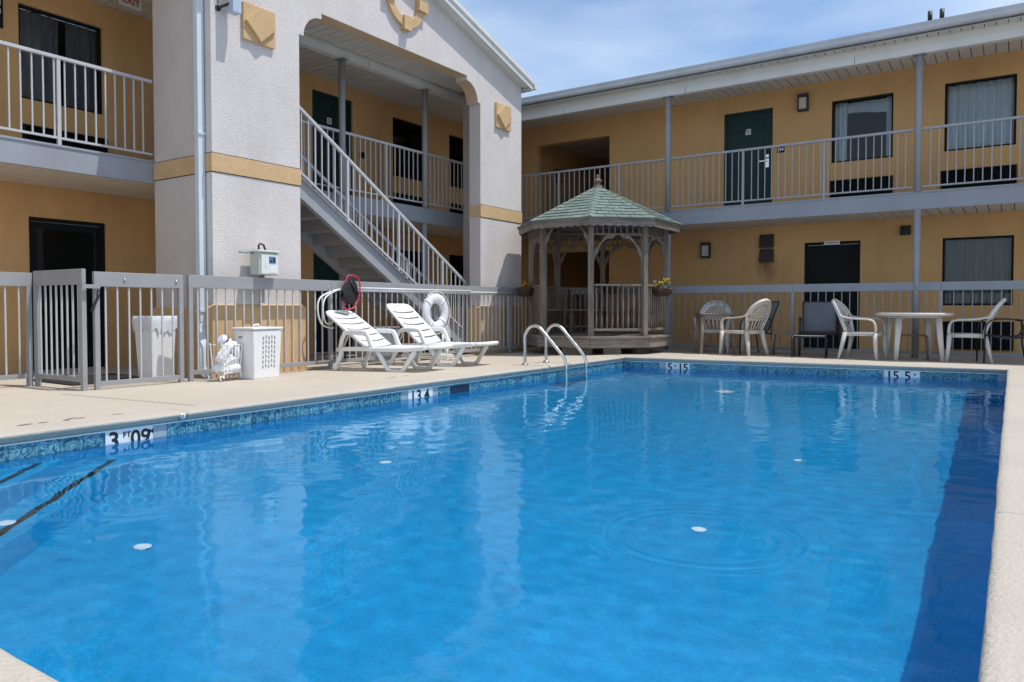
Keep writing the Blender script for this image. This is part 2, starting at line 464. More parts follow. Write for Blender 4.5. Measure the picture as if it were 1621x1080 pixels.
class MB:
    """collects faces, then links them as ONE mesh object"""

    def __init__(s):
        s.v, s.f, s.sm = [], [], []

    def add(s, vs_, fs, smooth=False):
        o = len(s.v)
        s.v += [tuple(v) for v in vs_]
        s.f += [tuple(i + o for i in f) for f in fs]
        s.sm += [smooth] * len(fs)
        return s

    def box(s, x0, x1, y0, y1, z0, z1, mtx=None):
        vs_ = [Vector((x, y, z)) for z in (z0, z1) for y in (y0, y1) for x in (x0, x1)]
        if mtx:
            vs_ = [mtx @ v for v in vs_]
        return s.add(vs_, [(0, 2, 3, 1), (4, 5, 7, 6), (0, 1, 5, 4), (1, 3, 7, 5), (3, 2, 6, 7), (2, 0, 4, 6)])

    def beam(s, a, b, w, t, up=(0, 0, 1)):
        """rectangular bar from a to b, width w across, thickness t along up"""
        a, b = Vector(a), Vector(b)
        d = (b - a).normalized()
        u = Vector(up)
        sd = d.cross(u)
        if sd.length < 1e-5:
            sd = d.cross(Vector((1, 0, 0)))
        sd.normalize()
        u = sd.cross(d)
        vs_ = []
        for p in (a, b):
            for i, j in ((-1, -1), (1, -1), (1, 1), (-1, 1)):
                vs_.append(p + sd * (i * w / 2) + u * (j * t / 2))
        return s.add(vs_, [(0, 1, 2, 3), (7, 6, 5, 4), (0, 4, 5, 1), (1, 5, 6, 2), (2, 6, 7, 3), (3, 7, 4, 0)])

    def sweep(s, pts, sec, n=10, up=(0, 0, 1), closed=False, power=2.0):
        """sec: list of (w, t) half sizes per point or one tuple; superellipse section"""
        pts = [Vector(p) for p in pts]
        N = len(pts)
        if isinstance(sec, tuple):
            sec = [sec] * N
        up = Vector(up)
        rings = []
        prev = None
        for i, p in enumerate(pts):
            if closed:
                d = pts[(i + 1) % N] - pts[i - 1]
            else:
                d = pts[min(i + 1, N - 1)] - pts[max(i - 1, 0)]
            d.normalize()
            if prev is None:
                sd = d.cross(up)
                if sd.length < 1e-4:
                    sd = d.cross(Vector((0.3, 1, 0.1)))
            else:
                sd = prev - d * prev.dot(d)
                if sd.length < 1e-4:
                    sd = d.cross(up)
            sd.normalize()
            prev = sd
            u = sd.cross(d)
            w, t = sec[i]
            ring = []
            for k in range(n):
                a = 2 * math.pi * (k + 0.5) / n
                ca, sa = math.cos(a), math.sin(a)
                e = 2.0 / power
                ring.append(p + sd * (w * math.copysign(abs(ca) ** e, ca)) + u * (t * math.copysign(abs(sa) ** e, sa)))
            rings.append(ring)
        vs_ = [v for r in rings for v in r]
        fs = []
        M_ = N if closed else N - 1
        for i in range(M_):
            j = (i + 1) % N
            for k in range(n):
                l = (k + 1) % n
                fs.append((i * n + k, i * n + l, j * n + l, j * n + k))
        s.add(vs_, fs, True)
        if not closed:
            o = len(s.v) - len(vs_)
            s.f += [tuple(o + k for k in reversed(range(n))), tuple(o + (N - 1) * n + k for k in range(n))]
            s.sm += [False, False]
        return s

    def tube(s, pts, r, n=10, closed=False):
        return s.sweep(pts, (r, r), n, closed=closed)

    def lathe(s, prof, c=(0, 0, 0), n=24, cap=True, axis='z', smooth=True):
        vs_, fs = [], []
        for r, z in prof:
            for k in range(n):
                a = 2 * math.pi * k / n
                x, y = r * math.cos(a), r * math.sin(a)
                p = {'z': (x, y, z), 'x': (z, x, y), 'y': (y, z, x)}[axis]
                vs_.append((c[0] + p[0], c[1] + p[1], c[2] + p[2]))
        for i in range(len(prof) - 1):
            for k in range(n):
                l = (k + 1) % n
                fs.append((i * n + k, i * n + l, (i + 1) * n + l, (i + 1) * n + k))
        s.add(vs_, fs, smooth)
        if cap:
            o = len(s.v) - len(vs_)
            s.f += [tuple(o + k for k in reversed(range(n))), tuple(o + (len(prof) - 1) * n + k for k in range(n))]
            s.sm += [False, False]
        return s

    def prism(s, poly, fn0, fn1):
        """polygon (list of 2d points) mapped by two functions to its two end faces"""
        n = len(poly)
        vs_ = [fn0(*p) for p in poly] + [fn1(*p) for p in poly]
        fs = [tuple(range(n)), tuple(reversed(range(n, 2 * n)))]
        fs += [(i, i + n, (i + 1) % n + n, (i + 1) % n) for i in range(n)]
        return s.add(vs_, fs)

    def sheet(s, fn, nu, nv, smooth=True):
        vs_ = [fn(i / nu, j / nv) for j in range(nv + 1) for i in range(nu + 1)]
        fs = [(j * (nu + 1) + i, j * (nu + 1) + i + 1, (j + 1) * (nu + 1) + i + 1, (j + 1) * (nu + 1) + i)
              for j in range(nv) for i in range(nu)]
        return s.add(vs_, fs, smooth)

    def mesh(s, name, mat, bevel=0.0, fix=True, solid=0.0):
        me = bpy.data.meshes.new(name)
        me.from_pydata(s.v, [], s.f)
        me.polygons.foreach_set('use_smooth', s.sm)
        me.materials.append(M[mat] if isinstance(mat, str) else mat)
        if fix or bevel or solid:
            bm = bmesh.new()
            bm.from_mesh(me)
            if solid:
                bmesh.ops.recalc_face_normals(bm, faces=bm.faces)
                bmesh.ops.solidify(bm, geom=bm.faces[:], thickness=solid)
            bmesh.ops.recalc_face_normals(bm, faces=bm.faces)
            if bevel:
                es = [e for e in bm.edges if len(e.link_faces) == 2 and not e.smooth or
                      (len(e.link_faces) == 2 and e.calc_face_angle(0) > 0.7)]
                bmesh.ops.bevel(bm, geom=es, offset=bevel, segments=2, profile=0.6, affect='EDGES', clamp_overlap=True)
            bm.to_mesh(me)
            bm.free()
        return me

    def build(s, name, mat, parent=None, bevel=0.0, loc=None, fix=True, solid=0.0):
        return put(name, s.mesh(name, mat, bevel, fix, solid), parent, loc)


def put(name, me, parent=None, loc=None, rot=None, scale=None):
    """links a mesh. Geometry is in world space unless the parent was made local (furniture)."""
    o = bpy.data.objects.new(name, me)
    COL.objects.link(o)
    if parent is not None:
        o.parent = parent
        pw = WM.get(parent.name)
        if pw is not None:
            o.matrix_parent_inverse = pw.inverted()
    if loc is not None:
        o.location = loc
    if rot is not None:
        o.rotation_euler = rot
    if scale is not None:
        o.scale = scale
    return o


def tag(o, label, cat, group=None):
    o['label'] = label
    o['category'] = cat
    if group:
        o['group'] = group
    return o


def thing(name, label, cat, loc=(0, 0, 0), rotz=0.0, group=None, local=False):
    o = bpy.data.objects.new(name, None)
    COL.objects.link(o)
    o.empty_display_size = 0.1
    o.location = loc
    o.rotation_euler = (0, 0, rotz)
    if not local:
        WM[o.name] = Matrix.Translation(loc)
    return tag(o, label, cat, group)


def struct(o):
    o['kind'] = 'structure'
    return o


def dup(root, loc, rotz, label, group=None):
    r = root.copy()
    COL.objects.link(r)
    r.location = loc
    r.rotation_euler = (0, 0, rotz)
    r['label'] = label
    if group:
        r['group'] = group
    for ch in list(root.children):
        c = ch.copy()
        COL.objects.link(c)
        c.parent = r
        for g in list(ch.children):
            d = g.copy()
            COL.objects.link(d)
            d.parent = c
    return r


def text_mesh(body, size, mat, extrude=0.002, align='CENTER'):
    cu = bpy.data.curves.new('lettering', 'FONT')
    cu.body = body
    cu.size = size
    cu.extrude = extrude
    cu.align_x = align
    cu.align_y = 'CENTER'
    cu.offset = size * 0.02
    ob = bpy.data.objects.new('lettering_source', cu)
    me = bpy.data.meshes.new_from_object(ob)
    me.materials.clear()
    me.materials.append(M[mat])
    bpy.data.objects.remove(ob)
    bpy.data.curves.remove(cu)
    return me


def wall_mesh(u0, u1, z0, z1, holes, fn_front, fn_back):
    """a wall with rectangular openings; fn maps (u, z) to the two faces"""
    us = sorted({u0, u1, *[h[0] for h in holes], *[h[1] for h in holes]})
    zs = sorted({z0, z1, *[h[2] for h in holes], *[h[3] for h in holes]})
    us = [u for u in us if u0 <= u <= u1]
    zs = [z for z in zs if z0 <= z <= z1]

    def solid(i, j):
        if not (0 <= i < len(us) - 1 and 0 <= j < len(zs) - 1):
            return False
        uc, zc = (us[i] + us[i + 1]) / 2, (zs[j] + zs[j + 1]) / 2
        return not any(h[0] < uc < h[1] and h[2] < zc < h[3] for h in holes)
    mb = MB()
    for i in range(len(us) - 1):
        for j in range(len(zs) - 1):
            if not solid(i, j):
                continue
            a, b, c, d = us[i], us[i + 1], zs[j], zs[j + 1]
            q = [(a, c), (b, c), (b, d), (a, d)]
            mb.add([fn_front(*p) for p in q], [(0, 1, 2, 3)])
            mb.add([fn_back(*p) for p in q], [(3, 2, 1, 0)])
            for di, dj, e in ((-1, 0, (0, 3)), (1, 0, (1, 2)), (0, -1, (0, 1)), (0, 1, (3, 2))):
                if not solid(i + di, j + dj):
                    p, r_ = q[e[0]], q[e[1]]
                    mb.add([fn_front(*p), fn_front(*r_), fn_back(*r_), fn_back(*p)], [(0, 1, 2, 3)])
    return mb


# ------------------------------------------------------------------ key dimensions (metres)
XF, XW = -9.33, -10.8          # left wing: balcony edge and wall
YF, YW = 13.87, 15.15          # right wing: balcony edge and wall
XG = -8.07                     # face of the gable
GY0, GY1 = 5.44, 12.26         # its two sides
Z2B, Z2 = 2.43, 2.71           # balcony slab
ZB0, ZB1, ZS = 4.94, 5.19, 5.11
XFE = -7.90                    # left fence line
PL, PR, PN = -5.30, -0.005, 0.72
PFL, PFR = 11.10, 11.71        # far edge of the pool, left and right end
WZ = -0.17
ZG = -0.055


def far_y(x):
    return PFL + (PFR - PFL) * (x - PL) / (PR - PL)


# ------------------------------------------------------------------ ground, deck, pool
gx = [-2000, -30, PL - 0.3, PR + 0.3, 30, 2000]
gy = [-2000, -30, PN - 0.3, 12.0, 40, 2000]
mb = MB()
for i in range(5):
    for j in range(5):
        if i == 2 and j == 2:
            continue
        mb.add([(gx[i], gy[j], -0.12), (gx[i + 1], gy[j], -0.12), (gx[i + 1], gy[j + 1], -0.12), (gx[i], gy[j + 1], -0.12)], [(0, 1, 2, 3)])
struct(mb.build('ground', 'ground', fix=False))

CW = 0.24  # coping width


def deck_z(x, y):
    z = 0.0
    if x < PL - CW:
        z = max(-0.055, -0.055 * (PL - CW - x) / 2.3)
    if y > 11.9:
        z = min(z, max(-0.03, -0.03 * (y - 11.9) / 1.6))
    if x > PR + CW:
        z = min(z, max(-0.05, -0.02 * (x - PR - CW)))
    return z


mb = MB()
xs = [-10.8, -9.4, -8.6, XFE, -7.3, -6.7, -6.1, PL - CW, -4.0, -2.7, -1.4, PR + CW, 1.0, 2.5, 5.0, 9.0]
ys = [-8.0, -5, -3, -1.2, PN - CW, 2.5, 4.5, 6.5, 8.5, 10.2, None, 12.4, 12.9, 13.5, 14.2, 15.15]


def dk(i, j):
    x = xs[i]
    y = ys[j]
    if y is None:
        y = far_y(max(PL - CW, min(PR + CW, x))) + CW
    return (x, y, deck_z(x, y) - 0.002)


for i in range(len(xs) - 1):
    for j in range(len(ys) - 1):
        if 7 <= i < 11 and 4 <= j < 10:
            continue
        mb.add([dk(i, j), dk(i + 1, j), dk(i + 1, j + 1), dk(i, j + 1)], [(0, 1, 2, 3)])
deck = struct(mb.build('pool_deck', 'deck', fix=False))

pool = bpy.data.objects.new('swimming_pool', None)
COL.objects.link(pool)
pool['kind'] = 'structure'
WM['swimming_pool'] = Matrix.Identity(4)
# floor sloping to the far end
ZN, ZD = -0.78, -1.50
fl = MB()
fl.sheet(lambda u, v: (PL - .05 + (PR - PL + .1) * u, (PN - .05) + (11.8 - PN) * v, ZN + (ZD - ZN) * v), 10, 20)
fl.build('pool_floor', 'plaster', pool)
TT, TB = -0.078, -0.225
for nm, a, b in (('left', (PL, PN), (PL, PFL)), ('far', (PL, PFL), (PR, PFR)), ('right', (PR, PFR), (PR, PN)), ('near', (PR, PN), (PL, PN))):
    a, b = Vector(a), Vector(b)
    d = (b - a)
    n = Vector((d.y, -d.x)).normalized()      # towards the water
    w = MB()
    ud = d.normalized()
    rows = []
    for o_, t_ in ((0, None), (0, 0.0), (.02, .30), (.07, .55), (.17, .78), (.32, .93), (.55, 1.0)):
        row = []
        for k in range(13):
            q = (a + ud * o_ + n * o_) * (1 - k / 12) + (b - ud * o_ + n * o_) * (k / 12)
            zf = ZN + (ZD - ZN) * (q.y - PN + .05) / (11.8 - PN) - .004
            row.append((q.x, q.y, -.05 if t_ is None else -.36 + (zf + .36) * t_))
        rows.append(row)
    w.add([v for r_ in rows for v in r_], [(i * 13 + k, i * 13 + k + 1, (i + 1) * 13 + k + 1, (i + 1) * 13 + k) for i in range(6) for k in range(12)], True)
    w.build('pool_wall', 'plaster', pool, fix=False)
    # coping: rounded lip overhanging the tile by 25 mm, in sections
    secs = {'left': 4, 'far': 2, 'right': 4, 'near': 2}[nm]
    L = d.length
    u = d.normalized()
    prof = [(-CW, -0.07), (0.004, -0.07), (0.018, -0.055), (0.034, -0.038), (0.042, -0.026), (0.043, -0.017), (0.036, -0.008), (0.022, -0.002), (0.0, 0.0), (-CW, 0.0)]
    for k in range(secs):
        s0, s1 = L * k / secs, L * (k + 1) / secs

        def pt(s_, o, z, first, last):
            e0 = -o if first else 0.0015
            e1 = o if last else -0.0015
            # mitred ends
            q = a + u * s_ + n * o
            if first:
                q = a + u * o + n * o
            if last:
                q = b - u * o + n * o
            return (q.x, q.y, z)
        cp = MB()
        rr = random.Random(k + secs)
        steps = 14
        rows = []
        for i in range(steps + 1):
            s_ = s0 + (s1 - s0) * i / steps + (0.002 if i == 0 and k else 0) - (0.002 if i == steps and k < secs - 1 else 0)
            row = []
            for (o, z) in prof:
                j = 0.0
                if o > 0:
                    j = rr.uniform(-0.003, 0.003)
                row.append(pt(s_, o + j, z, i == 0 and k == 0, i == steps and k == secs - 1))
            rows.append(row)
        P = len(prof)
        cp.add([v for r_ in rows for v in r_], [(i * P + q, i * P + q + 1, (i + 1) * P + q + 1, (i + 1) * P + q)
                                                for i in range(steps) for q in range(P - 1)], True)
        cp.add(rows[0], [tuple(range(P))])
        cp.add(rows[-1], [tuple(reversed(range(P)))])
        cp.build('coping', 'coping', pool)
    # liner bead
    bd = MB()
    bd.beam((*(a + n * 0.006), -0.0745), (*(b + n * 0.006), -0.0745), 0.012, 0.009)
    bd.build('liner_bead', 'pooledge', pool)
    if nm in ('left', 'far', 'near'):
        gr = MB()
        gr.beam((*(a + n * 0.001), (TT + TB) / 2), (*(b + n * 0.001), (TT + TB) / 2), 0.004, TT - TB)
        gr.build('grout', 'grout', pool)
    if nm in ('left', 'far'):
        pitch = 0.1525
        cnt = int(L / pitch)
        t = MB()
        t.box(-0.0735, 0.0735, -0.004, 0.004, TB + 0.002, TT - 0.002)
        tm = t.mesh('tile', 'tile', bevel=0.0015)
        skip = {'left': [(2.70, 3.05), (5.86, 6.26), (6.52, 6.96)], 'far': [(0.72, 1.10), (3.84, 4.28)]}[nm]
        off0 = {'left': PN, 'far': 0.0}[nm]
        for i in range(cnt):
            s_ = (i + 0.5) * pitch
            if any(lo - 0.04 < s_ + off0 < hi + 0.04 for lo, hi in skip):
                continue
            q = a + u * s_ + n * 0.005
            put('tile', tm, pool, (q.x, q.y, 0), (0, 0, math.atan2(u.y, u.x)))
        marks = {'left': [(2.70, 3.05, (('3', .165, -.115), ('FT', .055, -.022), ('09', .15, .08), ('M', .045, .16))),
                          (5.86, 6.26, (('1', .165, -.125), ('3', .165, -.03), ('4', .165, .10)))],
                 'far': [(0.72, 1.10, (('5', .17, -.125), ('"', .09, -.04), ('15', .165, .085))), (3.84, 4.28, (('15', .165, -.115), ('5', .17, .07), ('"', .09, .16)))]}[nm]
        for lo, hi, parts in marks:
            dm = MB()
            ln = hi - lo
            nt_ = 2
            c0 = a + u * ((lo + hi) / 2 - off0) + n * 0.0055
            ang = math.atan2(u.y, u.x)
            mtx = Matrix.Translation((c0.x, c0.y, 0)) @ Matrix.Rotation(ang, 4, 'Z')
            for h in range(nt_):
                dm.box(-ln / 2 + h * ln / nt_ + .001, -ln / 2 + (h + 1) * ln / nt_ - .001, -0.005, 0.005, TB, TT, mtx)
            mk = dm.build('depth_marker', 'tilewhite', pool, bevel=0.001)
            WM[mk.name] = Matrix.Identity(4)
            for body, sz, px in parts:
                # lettering faces the water: local x runs along the wall as seen from the pool
                me = text_mesh(body, sz, 'ink', 0.001)
                lz = (TT + TB) / 2 + (0.035 if sz < .08 else 0.0)
                q = c0 + n * 0.0065
                o = put('digit', me, mk)
                xdir = Vector((u.x, u.y, 0))
                m4 = Matrix((( xdir.x, 0, n.x, q.x + xdir.x * px), (xdir.y, 0, n.y, q.y + xdir.y * px), (0, 1, 0, lz), (0, 0, 0, 1)))
                o.matrix_basis = m4
# skimmer mouth in the left wall
sk = MB()
sk.box(PL - 0.12, PL + 0.004, 6.55, 6.93, TB - .02, TT - .012)
sko = sk.build('skimmer_mouth', 'skimmer', pool)
WM[sko.name] = Matrix.Identity(4)
sf = MB()
sf.box(PL + .004, PL + .012, 6.53, 6.56, TB, TT)
sf.box(PL + .004, PL + .012, 6.92, 6.95, TB, TT)
sf.box(PL + .004, PL + .012, 6.56, 6.92, TT - .014, TT)
sf.build('frame', 'tile', sko)
# corner steps with black stripes (shallow corner)
for zt, leg in ((-0.43, 1.71), (-0.68, 2.21)):
    s_ = MB()
    tri = [(PL, PN), (PL + leg, PN), (PL, PN + leg)]
    s_.prism(tri, lambda x, y, z=zt: (x, y, z), lambda x, y, k=(leg + .42) / leg: (PL + (x - PL) * k, PN + (y - PN) * k, -1.2))
    so = s_.build('corner_step', 'plaster', pool)
    WM[so.name] = Matrix.Identity(4)
    st = MB()
    d = Vector((-1, 1)).normalized()
    nrm = Vector((-1, -1)).normalized()
    p0 = Vector((PL + leg, PN)) + nrm * 0.10
    p1 = Vector((PL, PN + leg)) + nrm * 0.10
    st.beam((*(p0 + d * 0.12), zt + .004), (*(p1 - d * 0.12), zt + .004), 0.042, 0.006)
    st.build('stripe', 'stripe', so)
# water
rw = random.Random(21)
WAVES = []
for lam, amp, cnt in ((1.5, .0006, 5), (.62, .00024, 6), (.30, .00020, 8), (.17, .00013, 10), (.10, .000065, 10)):
    for i in range(cnt):
        l_ = lam * rw.uniform(.75, 1.35)
        th_ = rw.gauss(1.1, .9)
        WAVES.append((2 * math.pi / l_ * math.cos(th_), 2 * math.pi / l_ * math.sin(th_), rw.uniform(0, 6.28), amp * rw.uniform(.5, 1.2)))


def water_z(x, y):
    return WZ + sum(a_ * math.sin(kx * x + ky * y + p_) for kx, ky, p_, a_ in WAVES)


def water_pt(u, v):
    x = PL + (PR - PL) * u
    y = PN + (far_y(x) - PN) * v
    return (x, y, water_z(x, y))


wt = MB()
wt.sheet(water_pt, 210, 430)
water = struct(wt.build('pool_water', 'water', fix=False))
# small anchors at the coping
for (x, y, lab) in ((PL + .03, 3.27, 'small white rope anchor on the coping beside the 3 FT marker'), (PL + .03, 8.62, 'small steel rope anchor on the coping by the pool ladder')):
    an = thing('rope_anchor', lab, 'rope anchor', (x, y, -0.03))
    c = MB()
    c.lathe([(0.028, -.012), (0.028, .0), (0.02, .006)], (0, 0, 0), 14, axis='x')
    c.v = [(v[0] + x + .012, v[1] + y, v[2] - .035) for v in c.v]
    c.build('plate', 'steel', an)
    e = MB()
    e.tube([(x + .018 + .02 * math.sin(t), y, -.03 + .02 * math.cos(t)) for t in [i * math.pi / 4 for i in range(8)]], .005, 8, closed=True)
    e.build('eye', 'offwhite', an)
# white return fittings on the pool floor


def floor_z(y):
    return ZN + (ZD - ZN) * (y - PN + .05) / (11.8 - PN)


for (x, y, r_, zz, lab) in ((-1.41, 3.93, .042, None, 'small white disc on the pool floor inside the ring of ripples'),
                            (-3.53, 1.97, .042, None, 'small white disc on the pool floor below the 3 FT marker'),
                            (-1.35, 5.91, .042, None, 'small white disc on the pool floor beyond the ring of ripples'),
                            (-3.87, 4.03, .042, None, 'small white disc on the pool floor nearest the loungers'),
                            (-4.25, 1.66, .05, -.68, 'small white disc on the pool step between the black stripes'),
                            (-3.16, 9.74, .12, None, 'flat white disc on the far pool floor in front of the round table'),
                            (-4.42, 1.72, .10, None, 'flat white disc on the far pool floor in front of the brown table')):
    z = (zz if zz else floor_z(y)) + .002
    c = MB()
    c.lathe([(r_ * .9, z), (r_, z + .004), (r_ * .97, z + .012), (r_ * .6, z + .017), (r_ * .2, z + .016)], (x, y, 0), 18)
    tag(c.build('white_disc', 'fitting'), lab, 'disc', 'white discs in the pool')
# control joints cut in the deck
for (x0, y0, x1, y1) in ((PL - CW, 3.55, -7.8, 3.55), (PL - CW, 7.05, -7.8, 7.05), (PL - CW, 10.4, -7.8, 10.4), (-3.5, far_y(-3.5) + CW, -3.5, 13.8), (PR + CW, 4.0, 5, 4.0), (PR + CW, 8.0, 5, 8.0)):
    j_ = MB()
    nseg = 6
    for k in range(nseg):
        xa, ya, xb, yb = x0 + (x1 - x0) * k / nseg, y0 + (y1 - y0) * k / nseg, x0 + (x1 - x0) * (k + 1) / nseg, y0 + (y1 - y0) * (k + 1) / nseg
        w_ = .004
        if abs(x1 - x0) > abs(y1 - y0):
            q = [(xa, ya - w_), (xb, yb - w_), (xb, yb + w_), (xa, ya + w_)]
        else:
            q = [(xa - w_, ya), (xb - w_, yb), (xb + w_, yb), (xa + w_, ya)]
        j_.add([(x, y, deck_z(x, y) + .001) for x, y in q], [(0, 1, 2, 3)])
    o = j_.build('control_joint', 'soffitgap', deck, fix=False)
# worn paint on the deck
rr = random.Random(3)
for (x, y, nb, sx, lab) in ((-5.62, 2.62, 8, .34, 'worn black paint marks on the deck behind the 3 FT marker'), (-5.95, 6.35, 6, .3, 'faint worn paint marks on the deck in front of the loungers'),
                            (-5.55, 2.0, 3, .2, 'faint specks of worn paint on the deck at the left edge')):
    p = MB()
    for i in range(nb):
        cx, cy = x + rr.uniform(-.05, .05), y + rr.uniform(-sx, sx)
        w_, l_ = rr.uniform(.008, .02), rr.uniform(.015, .06)
        z = deck_z(cx, cy) + .0012
        pts = [(cx + w_ * math.cos(t) * rr.uniform(.5, 1.2), cy + l_ * math.sin(t) * rr.uniform(.5, 1.2), z) for t in [k * math.pi / 4 for k in range(8)]]
        p.add(pts, [tuple(range(8))])
    tag(p.build('worn_paint_mark', 'wornpaint', fix=False), lab, 'paint mark')

# ------------------------------------------------------------------ the two motel wings
ROT90 = R(90)


class Wall:
    """frame of a wall: u runs along it, d is the distance out from its face towards the pool"""

    def __init__(s, kind):
        s.kind = kind

    def p(s, u, d, z):
        if s.kind == 'R':
            return (u, YW - d, z)
        return (XW + d, u, z)

    def rot(s):   # rotation for shared meshes modelled with x along the wall and -y outwards
        return (0, 0, 0) if s.kind == 'R' else (0, 0, R(90))

    def at(s, u, d, z):
        return s.p(u, d, z)


def wbox(w, mb, u0, u1, d0, d1, z0, z1):
    a, b = w.p(u0, d0, z0), w.p(u1, d1, z1)
    return mb.box(min(a[0], b[0]), max(a[0], b[0]), min(a[1], b[1]), max(a[1], b[1]), z0, z1)


def ident(o):
    WM[o.name] = Matrix.Identity(4)
    return o


def window(w, th, u0, u1, z0, z1, style, label=None):
    f = MB()
    t = 0.035
    for a, b, c, d in ((u0, u1, z0, z0 + t), (u0, u1, z1 - t, z1), (u0, u0 + t, z0 + t, z1 - t), (u1 - t, u1, z0 + t, z1 - t)):
        wbox(w, f, a, b, -0.10, -0.045, c, d)
    fo = ident(f.build('window', 'black', th))
    if label:
        fo['label'] = label
    g = MB()
    wbox(w, g, u0 + t, u1 - t, -0.078, -0.072, z0 + t, z1 - t)
    g.build('pane', 'glass', fo)
    bk = MB()
    wbox(w, bk, u0 - .02, u1 + .02, -1.2, -0.205, z0 - .02, z1 + .02)
    # the room behind, open to the window
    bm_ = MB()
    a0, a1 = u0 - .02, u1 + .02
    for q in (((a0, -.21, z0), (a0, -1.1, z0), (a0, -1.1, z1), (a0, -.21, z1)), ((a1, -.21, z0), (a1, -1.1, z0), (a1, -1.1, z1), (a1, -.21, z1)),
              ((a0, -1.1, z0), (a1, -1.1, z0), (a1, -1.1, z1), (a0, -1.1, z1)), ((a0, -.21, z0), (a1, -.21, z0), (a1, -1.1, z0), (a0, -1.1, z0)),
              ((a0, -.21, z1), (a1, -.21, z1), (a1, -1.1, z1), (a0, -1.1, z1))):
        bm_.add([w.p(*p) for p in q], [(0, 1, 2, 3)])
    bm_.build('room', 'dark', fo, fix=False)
    L = u1 - u0
    spans = {'white': [(u0 + .02, u1 - .02)], 'sides': [(u0 + .03, u0 + L * .24), (u1 - L * .13, u1 - .03)], 'dark': [(u0 + .02, u1 - .02)],
             'darkgap': [(u0 + .02, u0 + L * .52), (u0 + L * .60, u1 - .02)]}[style]
    mat = 'curtain_white' if style in ('white', 'sides') else 'curtain_dark'
    rr = random.Random(int(abs(u0) * 100))
    for (c0, c1) in spans:
        ph = rr.uniform(0, 6)
        k = (c1 - c0) / 0.145 * 2 * math.pi
        c = MB()
        c.sheet(lambda a, b: w.p(c0 + (c1 - c0) * a, -0.170 + 0.05 * math.sin(ph + k * a + 0.7 * math.sin(3 * a * 6.28)) * (0.55 + 0.45 * (1 - b)), z0 + .03 + (z1 - z0 - .05) * b), 72, 4)
        c.build('curtain', mat, fo, fix=False)
    if style == 'sides':
        v = MB()
        v.sheet(lambda a, b: w.p(u0 + .03 + (L - .06) * a, -0.185 + .01 * math.sin(40 * a), z1 - .04 - .22 * b + .03 * math.sin(5 * a) * b), 40, 2)
        v.build('valance', mat, fo, fix=False)
    return fo


def aircon(w, th, u0, u1, z0, z1):
    f = MB()
    t = 0.022
    for a, b, c, d in ((u0, u1, z0, z0 + t), (u0, u1, z1 - t, z1), (u0, u0 + t, z0 + t, z1 - t), (u1 - t, u1, z0 + t, z1 - t)):
        wbox(w, f, a, b, 0.001, 0.045, c, d)
    wbox(w, f, u0 + t, u1 - t, 0.001, 0.006, z0 + t, z1 - t)
    wbox(w, f, (u0 + u1) / 2 - .012, (u0 + u1) / 2 + .012, 0.006, 0.042, z0 + t, z1 - t)
    fo = ident(f.build('air_conditioner', 'acgrille', th))
    s = MB()
    m = Matrix.Rotation(R(32), 4, 'X')
    s.box(-(u1 - u0) / 2 + .024, (u1 - u0) / 2 - .024, -0.013, 0.013, -0.002, 0.002, m)
    me = s.mesh('slat', 'acgrille')
    n = int((z1 - z0 - .05) / 0.034)
    for i in range(n):
        put('slat', me, fo, w.p((u0 + u1) / 2, 0.024, z0 + .04 + i * (z1 - z0 - .07) / max(1, n - 1)), w.rot())
    return fo


